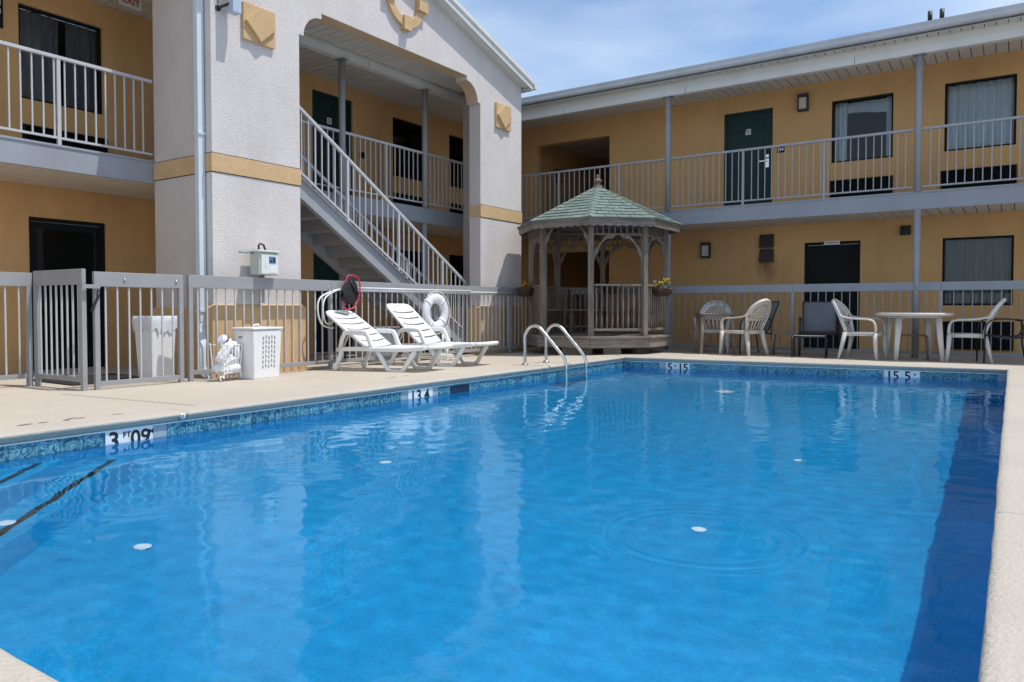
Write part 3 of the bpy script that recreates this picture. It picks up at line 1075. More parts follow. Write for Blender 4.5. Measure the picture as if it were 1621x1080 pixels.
def door(w, th, u0, u1, z0, z1, panels=True, lever=None, sign=False, label=None, mat='door'):
    f = MB()
    t = 0.05
    for a, b, c, d in ((u0, u1, z1 - t, z1), (u0, u0 + t, z0, z1 - t), (u1 - t, u1, z0, z1 - t)):
        wbox(w, f, a, b, -0.11, -0.04, c, d)
    fo = ident(f.build('door', mat, th))
    if label:
        fo['label'] = label
    lf = MB()
    a0, a1, b0, b1 = u0 + t + .003, u1 - t - .003, z0 + .01, z1 - t - .003
    wbox(w, lf, a0, a1, -0.11, -0.085, b0, b1)
    lf.build('leaf', mat, fo)
    if panels:
        W_ = a1 - a0
        H_ = b1 - b0
        for (pu, pz, pw, ph) in ((.13, .83, .30, .11), (.57, .83, .30, .11), (.13, .44, .30, .31), (.57, .44, .30, .31), (.13, .06, .30, .30), (.57, .06, .30, .30)):
            pm = MB()
            x0, x1, y0, y1 = a0 + pu * W_, a0 + (pu + pw) * W_, b0 + pz * H_, b0 + (pz + ph) * H_
            wbox(w, pm, x0, x1, -0.0845, -0.076, y0, y1)
            wbox(w, pm, x0 + .03, x1 - .03, -0.0755, -0.064, y0 + .03, y1 - .03)
            pm.build('panel', mat, fo, bevel=.004)
    if lever:
        lu = a1 - .07 if lever > 0 else a0 + .07
        zz = z0 + 1.03
        h = MB()
        wbox(w, h, lu - .035, lu + .035, -0.085, -0.065, zz - .13, zz + .045)
        wbox(w, h, lu - .03, lu + .03, -0.085, -0.07, zz + .07, zz + .13)
        wbox(w, h, lu - .15 * lever, lu, -0.05, -0.03, zz - .012, zz + .012) if lever > 0 else wbox(w, h, lu, lu + .15, -0.05, -0.03, zz - .012, zz + .012)
        wbox(w, h, lu - .012, lu + .012, -0.065, -0.03, zz - .012, zz + .012)
        h.build('handle', 'steel', fo, bevel=.003)
    if sign:
        s = MB()
        cu = (a0 + a1) / 2 - .02
        wbox(w, s, cu - .055, cu + .055, -0.085, -0.080, z0 + 1.60, z0 + 1.715)
        s.build('room_sign', 'sign_white', fo)
        # no smoking roundel
        r_ = MB()
        r_.tube([w.p(cu + .035 * math.cos(t_), -0.078, z0 + 1.66 + .035 * math.sin(t_)) for t_ in [i * math.pi / 8 for i in range(16)]], .004, 6, closed=True)
        r_.tube([w.p(cu - .024, -0.078, z0 + 1.684), w.p(cu + .024, -0.078, z0 + 1.636)], .004, 6)
        r_.build('sign_symbol', 'ink', fo)
    return fo


def column(th, x, y, z0, z1, cap=True):
    c = MB()
    c.lathe([(0.055, z0), (0.055, z1)], (x, y, 0), 16)
    if cap:
        c.box(x - .1, x + .1, y - .07, y + .07, z1 - .012, z1 - .001)
    return c.build('column', 'grey', th)


def railing(th, a, b, zt, zb, zfloor, pitch, posts=(), mat='greylight', along='y'):
    """a, b: xy ends. top rail > bottom rail, posts, balusters"""
    a, b = Vector(a), Vector(b)
    d = b - a
    u = d.normalized()
    L = d.length
    t = MB()
    t.beam((*a, zt - .02), (*b, zt - .02), 0.05, 0.04)
    ro = ident(t.build('railing', mat, th, bevel=.004))
    br = MB()
    br.beam((*a, zb), (*b, zb), 0.03, 0.025)
    br.build('bottom_rail', mat, ro)
    bm_ = MB()
    bm_.box(-.0078, .0078, -.0078, .0078, zb + .0125, zt - .04)
    me = bm_.mesh('baluster', mat)
    pm = MB()
    pm.box(-.02, .02, -.02, .02, zfloor, zt - .04)
    pme = pm.mesh('post', mat, bevel=.003)
    for s in posts:
        q = a + u * s
        put('post', pme, ro, (q.x, q.y, 0))
    n = int(L / pitch)
    for i in range(1, n):
        s = i * L / n
        if any(abs(s - p) < .045 for p in posts):
            continue
        q = a + u * s
        put('baluster', me, ro, (q.x, q.y, 0), (0, 0, math.atan2(u.y, u.x)))
    return ro


def soffit(th, kind, a0, a1, b0, b1, z, pitch=0.175, mat='soffit'):
    """panels run across (b), repeated along a. kind R: a = x, b = y; kind L: a = y, b = x"""
    bk = MB()
    if kind == 'R':
        bk.box(a0, a1, b0, b1, z + .012, z + .03)
    else:
        bk.box(b0, b1, a0, a1, z + .012, z + .03)
    so = ident(bk.build('soffit', 'soffitgap', th))
    p = MB()
    w = b1 - b0
    h = pitch / 2 - .0065
    p.box(-h, h, -w / 2 + .005, w / 2 - .005, 0, .0115)
    me = p.mesh('soffit_panel', mat, bevel=.004)
    n = int((a1 - a0) / pitch)
    for i in range(n):
        a = a0 + (i + .5) * pitch
        c = (b0 + b1) / 2
        if kind == 'R':
            put('soffit_panel', me, so, (a, c, z))
        else:
            put('soffit_panel', me, so, (c, a, z), (0, 0, ROT90))
    return so


# ---- right wing
RW = Wall('R')
RX1 = 5.0
right = thing('motel_wing', 'ochre two-storey motel wing with grey balcony across the far end of the pool', 'building', (-2.0, YW, -0.06))
holes = [(-9.56, -7.59, ZG - .1, 2.10), (-9.56, -7.59, Z2, 4.68),
         (-4.98, -4.00, Z2, 4.77), (-3.38, -2.38, ZG - .1, 2.06),
         (-2.91, -1.86, 3.55, 4.72), (-1.05, 0.0, 3.55, 4.74), (-1.05, 0.0, .84, 2.03), (2.2, 3.25, 3.55, 4.74), (2.2, 3.25, .84, 2.03)]
wm = wall_mesh(XW - .2, RX1, -.10, 5.3, holes, lambda u, z: (u, YW, z), lambda u, z: (u, YW + .2, z))
wm.build('wall', 'ochre_stained', right, fix=True)
# breezeway behind the wall opening
bz = MB()
for z0, z1 in ((-.055, 2.30), (Z2, 5.0)):
    x0, x1, y0, y1 = -9.85, -7.45, YW + .2, YW + 5.5
    bz.add([(x0, y0, z0), (x0, y1, z0), (x0, y1, z1), (x0, y0, z1)], [(0, 1, 2, 3)])
    bz.add([(x1, y0, z0), (x1, y1, z0), (x1, y1, z1), (x1, y0, z1)], [(0, 1, 2, 3)])
    bz.add([(x0, y1, z0), (x1, y1, z0), (x1, y1, z1), (x0, y1, z1)], [(0, 1, 2, 3)])
bz.build('breezeway_wall', 'ochre', right, fix=False)
bc = MB()
for z in (2.28, 4.98):
    bc.box(-9.9, -7.4, YW + .2, YW + 5.6, z, z + .02)
bc.build('breezeway_ceiling', 'soffit', right)
bf = MB()
bf.box(-9.9, -7.4, YW + .2, YW + 5.6, Z2 - .2, Z2)
bf.build('breezeway_floor', 'floor2', right)
sl = MB()
sl.box(XF - .02, RX1, YF + .04, YW - .003, Z2B + .045, Z2)
sl.build('walkway_slab', 'floor2', right)
fa = MB()
fa.box(XF + .04, RX1, YF, YF + .04, Z2B - .012, Z2 - .002)
fa.box(XF + .04, RX1, YF - .012, YF, Z2 - .022, Z2 + .006)
fa.build('fascia', 'fascia', right, bevel=.003)
soffit(right, 'R', XF + .05, RX1, YF + .04, YW - .003, Z2B)
soffit(right, 'R', XW, RX1, YF + .08, YW - .003, ZS)
bmn = MB()
bmn.box(XF + .06, RX1, YF - .06, YF + .08, ZB0, ZB0 + .13)
bmn.box(XF + .06, RX1, YF - .045, YF + .08, ZB0 + .13, ZB1)
bmn.build('beam', 'trim', right, bevel=.004)
for x in (-8.0, -5.3, -2.3, 0.6):
    jt = MB()
    jt.box(x - .003, x + .003, YF - .063, YF - .05, ZB0 + .004, ZB0 + .126)
    jt.build('beam_joint', 'soffitgap', right)
soffit(right, 'R', XF + .06, RX1, YF - .26, YF - .045, ZB1 - .012, .155)
gt = MB()
gp = [(-.005, .02), (-.09, .02), (-.115, .05), (-.115, .085), (-.135, .13), (-.135, .145), (-.125, .145), (-.118, .12), (-.005, .12)]
gt.prism(gp, lambda a, b: (XF + .3, YF - .25 + a, ZB1 + b), lambda a, b: (RX1, YF - .25 + a, ZB1 + b))
gt.build('gutter', 'gutter', right)
fb = MB()
fb.box(XF + .06, RX1, YF - .255, YF - .235, ZB1 - .016, ZB1 + .15)
fb.build('eave_board', 'gutter', right)
rf = MB()
rf.add([(XF - 1.5, YF - .30, ZB1 + .135), (RX1, YF - .30, ZB1 + .135), (RX1, YF + 5.5, ZB1 + 1.75), (XF - 1.5, YF + 5.5, ZB1 + 1.75),
        (XF - 1.5, YF - .30, ZB1 + .15), (RX1, YF - .30, ZB1 + .15), (RX1, YF + 5.5, ZB1 + 1.77), (XF - 1.5, YF + 5.5, ZB1 + 1.77)],
       [(3, 2, 1, 0), (4, 5, 6, 7), (0, 1, 5, 4), (1, 2, 6, 5), (2, 3, 7, 6), (3, 0, 4, 7)])
ro_ = ident(rf.build('roof', 'roofdark', right))
for x in (-1.235, -1.06):
    v = MB()
    y = YF + .55
    v.lathe([(.085, 5.50), (.06, 5.60), (.05, 5.63)], (x, y, 0), 14)
    v.lathe([(.036, 5.60), (.036, 5.80), (.03, 5.80)], (x, y, 0), 14)
    v.build('vent_pipe', 'hoodmetal', ro_)
for x in (-5.67, -1.33, 3.0):
    column(right, x, YF, Z2, ZB0)
    column(right, x, YF + .02, -.08, Z2B - .012, cap=False)
rail_segs = [(XF + .09, -5.73), (-5.61, -1.39), (-1.27, 2.94)]
pp = [[XF, -8.17, -6.73], [-4.20, -2.78], [.25, 1.6]]
for (x0, x1), ps in zip(rail_segs, pp):
    railing(right, (x0, YF + .02), (x1, YF + .02), 3.75, 2.79, Z2, .118, [p - x0 for p in ps if x0 + .05 < p < x1], mat='railmid')
door(RW, right, -4.98, -4.00, Z2, 4.77, True, 1, True, 'dark green panelled upper door with a white no-smoking sign')
door(RW, right, -3.38, -2.38, ZG, 2.06, False, None, False, 'dark ground-floor doorway', mat='black')
window(RW, right, -2.91, -1.86, 3.55, 4.72, 'sides', 'upper window with pale curtains drawn open at the sides')
window(RW, right, -1.05, 0.0, 3.55, 4.74, 'white', 'upper window with closed white curtains')
window(RW, right, -1.05, 0.0, .84, 2.03, 'dark', 'dark ground-floor window behind the right armchair')
window(RW, right, 2.2, 3.25, 3.55, 4.74, 'white')
window(RW, right, 2.2, 3.25, .84, 2.03, 'dark')
for u0, u1 in ((-2.92, -1.85), (-1.09, .02), (2.2, 3.3)):
    aircon(RW, right, u0, u1, Z2 + .07, 3.21)
    if u0 > -2:
        aircon(RW, right, u0, u1, .07, .56)

# ---- left wing
LW = Wall('L')
left = thing('motel_wing', 'ochre two-storey motel wing with grey balcony behind the white gable, left of the pool', 'building', (XW, 6.0, -0.06))
LY0 = -3.0
holes = [(4.48, 5.56, 3.55, 4.78), (4.56, 5.57, ZG - .1, 2.01), (9.37, 10.38, Z2, 4.85), (9.37, 10.38, ZG - .1, 2.06), (11.52, 12.60, 3.57, 4.80),
         (11.52, 12.60, .84, 2.03), (13.39, 14.45, 3.60, 4.79), (13.39, 14.45, .84, 2.03), (0.8, 1.9, 3.55, 4.78), (.8, 1.9, .84, 2.03)]
wm = wall_mesh(LY0, YW - .002, -.10, 5.3, holes, lambda u, z: (XW, u, z), lambda u, z: (XW - .2, u, z))
wm.build('wall', 'ochre', left, fix=True)
sl = MB()
sl.box(XW + .003, XF - .04, LY0, YW - .003, Z2B + .045, Z2)
sl.build('walkway_slab', 'floor2', left)
fa = MB()
fa.box(XF - .04, XF, LY0, YF + .04, Z2B - .012, Z2 - .002)
fa.box(XF, XF + .012, LY0, 5.43, Z2 - .022, Z2 + .006)
fa.build('fascia', 'fascia', left, bevel=.003)
soffit(left, 'L', LY0, YW - .01, XW + .003, XF - .042, Z2B)
soffit(left, 'L', LY0, YF + .07, XW + .003, XF - .08, ZS)
bmn = MB()
bmn.box(XF - .08, XF + .06, LY0, YF + .02, ZB0, ZB0 + .13)
bmn.box(XF - .08, XF + .045, LY0, YF + .02, ZB0 + .13, ZB1)
bmn.build('beam', 'trim', left, bevel=.004)
jt = MB()
jt.box(XF + .05, XF + .063, 9.30, 9.306, ZB0 + .004, ZB0 + .126)
jt.build('beam_joint', 'soffitgap', left)
gt = MB()
gt.prism(gp, lambda a, b: (XF + .25 - a, LY0, ZB1 + b), lambda a, b: (XF + .25 - a, GY0 - .2, ZB1 + b))
gt.build('gutter', 'gutter', left)
soffit(left, 'L', LY0, GY0 - .02, XF + .045, XF + .25, ZB1 - .012, .155)
rf = MB()
z0 = ZB1 + .15
rf.add([(XF + .32, LY0, z0), (XF + .32, GY0 + .3, z0), (XF - 5.5, GY0 + .3, z0 + 1.6), (XF - 5.5, LY0, z0 + 1.6)], [(0, 1, 2, 3)])
rf.add([(XF + .32, LY0, z0 - .02), (XF + .32, GY0 + .3, z0 - .02), (XF - 5.5, GY0 + .3, z0 + 1.58), (XF - 5.5, LY0, z0 + 1.58)], [(3, 2, 1, 0)])
rf.add([(XF + .0, GY0 + .3, z0), (XF + .0, YF + 4, z0), (XF - 5.5, YF + 4, z0 + 1.55), (XF - 5.5, GY0 + .3, z0 + 1.55)], [(0, 1, 2, 3)])
rf.build('roof', 'roofdark', left, fix=False)
for y in (-1.0, 2.0, 8.73, 10.83, YF - .1):
    column(left, XF, y, Z2, ZB0)
    column(left, XF - .02, y, -.08, Z2B - .012, cap=False)
railing(left, (XF - .02, LY0), (XF - .02, GY0 - .01), 3.76, 2.80, Z2, .118, [4.29 - LY0, 2.9 - LY0, 1.0 - LY0])
railing(left, (XF - .02, 6.95), (XF - .02, 8.67), 3.76, 2.80, Z2, .118, [.02])
railing(left, (XF - .02, 8.79), (XF - .02, 10.77), 3.76, 2.80, Z2, .118, [9.79 - 8.79])
railing(left, (XF - .02, 10.89), (XF - .02, YF - .16), 3.76, 2.80, Z2, .118, [1.4])
window(LW, left, 4.48, 5.56, 3.55, 4.78, 'darkgap', 'dark upper window with grey curtains beside the gable')
window(LW, left, 11.52, 12.60, 3.57, 4.80, 'dark')
window(LW, left, 11.52, 12.60, .84, 2.03, 'dark')
window(LW, left, 13.39, 14.45, 3.60, 4.79, 'dark')
window(LW, left, 13.39, 14.45, .84, 2.03, 'dark')
window(LW, left, .8, 1.9, 3.55, 4.78, 'dark')
window(LW, left, .8, 1.9, .84, 2.03, 'dark')
door(LW, left, 9.37, 10.38, Z2, 4.85, True, 1, True, 'dark green upper door behind the staircase')
door(LW, left, 9.37, 10.38, ZG, 2.06, True, 1, False)
door(LW, left, 4.56, 5.57, ZG, 2.01, False, None, False, 'black glazed ground-floor door left of the gable', mat='black')
gd = MB()
wbox(LW, gd, 4.68, 5.44, -0.08, -0.07, .25, 1.86)
gd.build('door_pane', 'glass', left)
for u0, u1 in ((4.50, 5.59), (11.52, 12.6), (13.4, 14.46), (.8, 1.9)):
    aircon(LW, left, u0, u1, Z2 + .07, 3.21)

# ---- white gable over the stairs
gable = thing('stair_gable', 'white stucco gable with wide arched opening and gold bands in front of the stairs', 'gable', (XG, 8.85, -0.06))
XB = XG - .25
arcL = [(7.18 - .32 * math.cos(t), 4.51 + .32 * math.sin(t)) for t in [i * math.pi / 2 / 10 for i in range(11)]]
arcR = [(17.69 - y, z) for y, z in reversed(arcL)]
outline = [(GY0, -.08), (6.78, -.08), (6.78, 4.51)] + arcL + [(7.18, 4.91), (10.51, 4.91)] + arcR + [(10.91, 4.51), (10.91, -.08), (GY1, -.08), (GY1, 5.14), (8.85, 6.17), (GY0, 5.14)]
g = MB()
g.prism(outline, lambda y, z: (XG, y, z), lambda y, z: (XB, y, z))
g.build('front_wall', 'stucco', gable)
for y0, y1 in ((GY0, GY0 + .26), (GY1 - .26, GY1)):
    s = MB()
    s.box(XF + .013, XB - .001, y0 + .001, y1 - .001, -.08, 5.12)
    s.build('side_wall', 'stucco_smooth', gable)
# tan lining of the flat head and the right haunch
ln = MB()
hp = [(7.18, 4.91), (10.51, 4.91), (10.51, 4.905), (7.18, 4.905)]
ln.prism(hp, lambda y, z: (XG - .006, y, z), lambda y, z: (XB, y, z))
for arc in (arcL, arcR):
    for (p, q) in zip(arc[:-1], arc[1:]):
        ln.add([(XG - .006, p[0], p[1] - .004), (XG - .006, q[0], q[1] - .004), (XB, q[0], q[1] - .004), (XB, p[0], p[1] - .004)], [(0, 1, 2, 3)])
ln.build('arch_lining', 'tanlining', gable, fix=False)
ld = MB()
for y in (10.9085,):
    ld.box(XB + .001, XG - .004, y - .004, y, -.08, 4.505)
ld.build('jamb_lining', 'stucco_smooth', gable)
for y0, y1, sgn in ((GY0, 6.78, 0), (10.91, GY1, 1)):
    b_ = MB()
    b_.box(XB - .004, XG + .012, y0 - .012, y1 + .012, 2.46, 2.68)
    b_.build('gold_band', 'gold', gable, bevel=.004)
    p_ = MB()
    pl = [(.045, -.09), (.045, .80), (.0, .845)]
    p_.box(XB - .003, XG + .045, y0 - .045, y1 + .045, -.09, .80)
    n0 = len(p_.v)
    p_.add([(XB - .003, y0 - .045, .80), (XG + .045, y0 - .045, .80), (XG + .045, y1 + .045, .80), (XB - .003, y1 + .045, .80),
            (XB - .003, y0 - .004, .845), (XG + .004, y0 - .004, .845), (XG + .004, y1 + .004, .845), (XB - .003, y1 + .004, .845)],
           [(0, 1, 5, 4), (1, 2, 6, 5), (2, 3, 7, 6), (3, 0, 4, 7), (4, 5, 6, 7)])
    p_.build('gold_plinth', 'gold', gable)
    # groove lines above and below the band
    gl_ = MB()
    for z in (2.455, 2.685):
        gl_.box(XB, XG + .004, y0 - .004, y1 + .004, z - .005, z + .005)
    gl_.build('band_groove', 'hoodmetal', gable)
bs = MB()
bs.box(XF + .014, XB - .006, GY0 - .012, GY0 + .02, 2.46, 2.68)
bs.build('gold_band', 'gold', gable)
bs = MB()
for z in (2.455, 2.685):
    bs.box(XF + .014, XB - .006, GY0 - .003, GY0 + .02, z - .005, z + .005)
bs.build('band_groove', 'hoodmetal', gable)
bs = MB()
bs.box(XF + .014, XB - .006, GY0 - .045, GY0 + .02, -.09, .80)
bs.build('gold_plinth', 'gold', gable)
# diamonds
for yc in (6.115, 11.595):
    d_ = MB()
    d_.box(XG + .0, XG + .045, yc - .24, yc + .24, 4.175, 4.63)
    zc = 4.4025
    d_.prism([(yc - .225, zc), (yc, zc - .215), (yc + .225, zc), (yc, zc + .215)], lambda y, z: (XG + .045, y, z), lambda y, z: (XG + .085, y, z))
    d_.build('diamond_ornament', 'gold', gable)
# ring with four blocks
rg = MB()
n = 48
yc, zc = 8.87, 5.67
for k in range(n):
    a0, a1 = 2 * math.pi * k / n, 2 * math.pi * (k + 1) / n
    q = [(yc + r_ * math.cos(a), zc + r_ * math.sin(a)) for a, r_ in ((a0, .30), (a1, .30), (a1, .43), (a0, .43))]
    v = [(XG + d, *p) for d in (0, .06) for p in q]
    rg.add(v, [(4, 5, 6, 7), (0, 1, 5, 4), (2, 3, 7, 6)], False)
for a in (0, 90, 180, 270):
    m_ = Matrix.Translation((XG, yc, zc)) @ Matrix.Rotation(R(a), 4, 'X')
    rg.box(0, .10, .27, .485, -.085, .085, m_)
rg.build('ring_ornament', 'gold', gable, fix=False)
# ceiling behind the arch and roof
soffit(gable, 'L', GY0 + .27, GY1 - .27, XF + .062, XB - .002, ZS - .002)
XO = XG + .18
for sgn in (-1, 1):
    def ry(t):   # t: distance from ridge
        return 8.85 + sgn * t
    TE = 3.41 + .16
    zr, ze = 6.31, 6.31 - TE * .302
    r1 = MB()
    r1.add([(XO, ry(0), zr), (XO, ry(TE), ze), (XF - 3, ry(TE), ze), (XF - 3, ry(0), zr), (XO, ry(0), zr + .03), (XO, ry(TE), ze + .03), (XF - 3, ry(TE), ze + .03), (XF - 3, ry(0), zr + .03)],
           [(0, 1, 2, 3), (7, 6, 5, 4), (0, 4, 5, 1), (1, 5, 6, 2), (2, 6, 7, 3)])
    r1.build('roof_slope', 'roofdark', gable)
    rk = MB()
    rk.add([(XO - .02, ry(0), zr - .16), (XO - .02, ry(TE - .02), ze - .155), (XO - .02, ry(TE - .02), ze - .001), (XO - .02, ry(0), zr - .001),
            (XO, ry(0), zr - .16), (XO, ry(TE - .02), ze - .155), (XO, ry(TE - .02), ze - .001), (XO, ry(0), zr - .001)],
           [(0, 1, 2, 3), (7, 6, 5, 4), (0, 4, 5, 1), (1, 5, 6, 2), (2, 6, 7, 3)])
    rk.add([(XO, ry(0), zr - .06), (XO, ry(TE), ze - .06), (XO, ry(TE), ze + .028), (XO, ry(0), zr + .028),
            (XO + .025, ry(0), zr - .05), (XO + .025, ry(TE), ze - .05), (XO + .025, ry(TE), ze + .028), (XO + .025, ry(0), zr + .028)],
           [(0, 1, 2, 3), (7, 6, 5, 4), (0, 4, 5, 1), (1, 5, 6, 2), (2, 6, 7, 3)])
    rk.build('rake_board', 'trim', gable)
    rs = MB()
    rs.add([(XO - .021, ry(0), zr - .15), (XO - .021, ry(TE - .02), ze - .146), (XG, ry(TE - .02), ze - .146), (XG, ry(0), zr - .15)], [(0, 1, 2, 3)])
    rs.build('rake_soffit', 'trim', gable, fix=False)
    eb = MB()
    ey = ry(TE)
    eb.box(XF + .1, XO - .022, min(ey, ey - sgn * .05), max(ey, ey - sgn * .05), ze - .15, ze - .002)
    eb.box(XF + .1, XO - .022, min(ry(3.41), ey), max(ry(3.41), ey), ze - .165, ze - .152)
    eb.build('eave_board', 'trim', gable)
    gg = MB()
    gg.prism(gp, lambda a, b: (XF + .3, ey - sgn * a, ze - .145 + b), lambda a, b: (XO + .03, ey - sgn * a, ze - .145 + b))
    gg.build('gutter', 'trim', gable)

# downspout on the left return of the gable
dsp = thing('downspout', 'pale blue-grey downspout running down the corner of the white gable', 'downspout', (-8.2, 5.36, -.05))
w_ = MB()
w_.box(-8.27, -8.185, 5.335, 5.428, .62, 5.1)
w_.build('pipe', 'downspout', dsp, bevel=.012)
el = MB()
el.sweep([(-8.2275, 5.381, .66), (-8.2275, 5.381, .56), (-8.20, 5.37, .48), (-8.14, 5.33, .38), (-8.12, 5.31, .30), (-8.12, 5.31, .10), (-8.11, 5.32, .02), (-8.06, 5.34, -.03)], (.043, .043), 12, power=4)
el.build('elbow', 'downspout', dsp)
for z in (.75, 2.9, 4.75):
    st = MB()
    st.box(-8.285, -8.17, 5.328, 5.44, z, z + .03)
    st.build('strap', 'downspout', dsp)

# ---- staircase
SLP = 0.617
stair = thing('staircase', 'grey steel staircase with barred handrails rising inside the white arch', 'staircase', (-8.85, 11.4, -.06))
ZTOP = lambda y: 2.63 - SLP * (y - 7.07)
YT, YBOT = 6.85, 11.36
for x0, x1, nm in ((-8.44, -8.40, 0), (-9.29, -9.25, 1)):
    s = MB()
    poly = [(YT, ZTOP(YT)), (YBOT, ZTOP(YBOT)), (YBOT, -.06), (YBOT - .45, -.06), (YT, ZTOP(YT) - .30)]
    s.prism(poly, lambda y, z: (x0, y, z), lambda y, z: (x1, y, z))
    # flanges of the channel
    for off in (0.0, -.30):
        a = (0, YT, ZTOP(YT) + off)
        b = (0, YBOT - (.45 if off else 0), ZTOP(YBOT - (.45 if off else 0)) + off)
        xo = (x1 + .022) if nm == 0 else (x0 - .022)
        s.beam((xo, a[1], a[2] - .004 if not off else a[2] + .004), (xo, b[1], b[2] - .004 if not off else b[2] + .004), .045, .010)
    s.build('stringer', 'stairgrey', stair)
nst = 16
rise = (Z2 + .055) / nst
run = rise / SLP
for i in range(nst - 1):
    z = Z2 - (i + 1) * rise
    y0 = 6.90 + i * run
    t = MB()
    t.box(-9.249, -8.441, y0, y0 + run + .02, z - .05, z)
    t.box(-9.249, -8.441, y0 - .0, y0 + .02, z, z + rise - .051)
    t.build('tread', 'stairgrey', stair)
ldg = MB()
ldg.box(XF + .014, -8.40, GY0 + .27, 6.86, Z2 - .20, Z2 - .004)
ldg.build('landing', 'grey', stair)
for x in (-8.42, -9.27):
    rl = MB()
    zt = lambda y: ZTOP(y) + 1.0
    zb = lambda y: ZTOP(y) + .10
    rl.beam((x, YT, zt(YT)), (x, YBOT, zt(YBOT)), .045, .045)
    ro = ident(rl.build('handrail', 'greylight', stair, bevel=.006))
    b2 = MB()
    b2.beam((x, YT, zb(YT)), (x, YBOT, zb(YBOT)), .028, .028)
    b2.build('bottom_rail', 'greylight', ro)
    bb = MB()
    bb.box(-.0085, .0085, -.0085, .0085, .10, 1.0)
    me = bb.mesh('baluster', 'greylight')
    pb = MB()
    pb.box(-.019, .019, -.019, .019, -.02, 1.0)
    pme = pb.mesh('post', 'greylight')
    n = int((YBOT - YT) / .123)
    for i in range(n + 1):
        y = YT + (YBOT - YT) * i / n
        if i % 9 == 0:
            put('post', pme, ro, (x, y, ZTOP(y)))
        else:
            put('baluster', me, ro, (x, y, ZTOP(y)))


# ------------------------------------------------------------------ fences
def fence(name, label, cat, a, b, zg, zt, hb, pitch, posts, mat_rail, mat_bar, zbot, group=None, railthick=.045, out=(1, 0)):
    th = thing(name, label, cat, ((a[0] + b[0]) / 2, (a[1] + b[1]) / 2, zg), 0, group)
    a, b = Vector(a), Vector(b)
    u = (b - a).normalized()
    L = (b - a).length
    joints = [0.0] + [p for p in posts if 1.0 < p < L - 1.0] + [L]
    for s0, s1 in zip(joints[:-1], joints[1:]):
        t = MB()
        p, q = a + u * (s0 + .0015), a + u * (s1 - .0015)
        t.beam((*p, zt - hb / 2), (*q, zt - hb / 2), railthick, hb)
        t.build('top_rail', mat_rail, th, bevel=.006)
    br = MB()
    br.beam((*a, zbot + .025), (*b, zbot + .025), .035, .05)
    br.build('bottom_rail', mat_rail, th, bevel=.003)
    pm = MB()
    pm.box(-.026, .026, -.024, .024, zg - .03, zt - hb)
    pme = pm.mesh('post', mat_rail, bevel=.004)
    for s in posts:
        q = a + u * s
        put('post', pme, th, (q.x, q.y, 0), (0, 0, math.atan2(u.y, u.x)))
    bm_ = MB()
    bm_.box(-.0075, .0075, -.0075, .0075, zbot + .05, zt - hb)
    me = bm_.mesh('baluster', mat_bar)
    n = int(L / pitch)
    for i in range(1, n):
        s = i * L / n
        if any(abs(s - p) < .05 for p in posts):
            continue
        q = a + u * s
        put('baluster', me, th, (q.x, q.y, 0), (0, 0, math.atan2(u.y, u.x)))
    return th


fence('pool_fence', 'long grey pool fence behind the white loungers, below the gable', 'fence', (XFE, 4.99), (XFE, 13.80), ZG, 1.18, .15, .125,
      [.03, 2.16, 4.4, 6.6, 8.75], 'grey', 'greylight', .02)
gate = fence('pool_gate', 'closed grey barred gate with a black latch in front of the white bin', 'gate', (XFE, 3.93), (XFE, 4.93), ZG, 1.175, .155, .122, [.03, .97], 'grey', 'greylight', -.02)
lt = MB()
lt.sweep([(XFE + .04, 3.97, .98), (XFE + .055, 3.95, .9), (XFE + .05, 3.91, .82), (XFE + .05, 3.89, .76)], (.014, .012), 8)
lt.build('latch', 'blackmetal', gate)
lb = MB()
lb.box(XFE + .024, XFE + .05, 3.80, 3.98, 1.00, 1.04)
lb.build('latch_bracket', 'grey', gate)
for y in (4.25, 4.84):
    bo = MB()
    bo.lathe([(.016, 0), (.016, .012), (.008, .016)], (XFE + .023, y, 1.1), 12, axis='x')
    bo.build('bolt', 'steel', gate)
fence('pool_fence', 'short grey fence return of close bars beside the gate', 'fence', (-8.88, 3.80), (XFE, 3.84), ZG, 1.20, .16, .108, [.03, .955], 'grey', 'greylight', .03)
fence('pool_fence', 'grey fence panel at the left edge, left of the gate return', 'fence', (-8.90, -2.5), (-8.90, 3.775), ZG, 1.18, .15, .13, [.03, 2.2, 4.3, 6.24], 'grey', 'greylight', .03)
fence('pool_fence', 'long grey pool fence behind the chairs and tables, along the right wing', 'fence', (XFE + .03, YF), (5.0, YF), -.03, 1.22, .14, .128,
      [.05, 2.25, 4.59, 6.90, 9.2, 11.4], 'fascia', 'grey', .035)


# ------------------------------------------------------------------ gazebo
GC = Vector((-6.46, 12.41))
gz = thing('gazebo', 'weathered wooden octagonal gazebo with green shingle roof in the corner of the deck', 'gazebo', (GC.x, GC.y, -.04))


def oc(i, r_, z):
    a = R(22.5 + 45 * i)
    return Vector((GC.x + r_ * math.cos(a), GC.y + r_ * math.sin(a), z))


GF = .31
fl = MB()
fl.prism([(oc(i, 1.345, 0).x, oc(i, 1.345, 0).y) for i in range(8)], lambda x, y: (x, y, GF - .03), lambda x, y: (x, y, GF - .001))
fo = ident(fl.build('floor', 'woodh', gz))
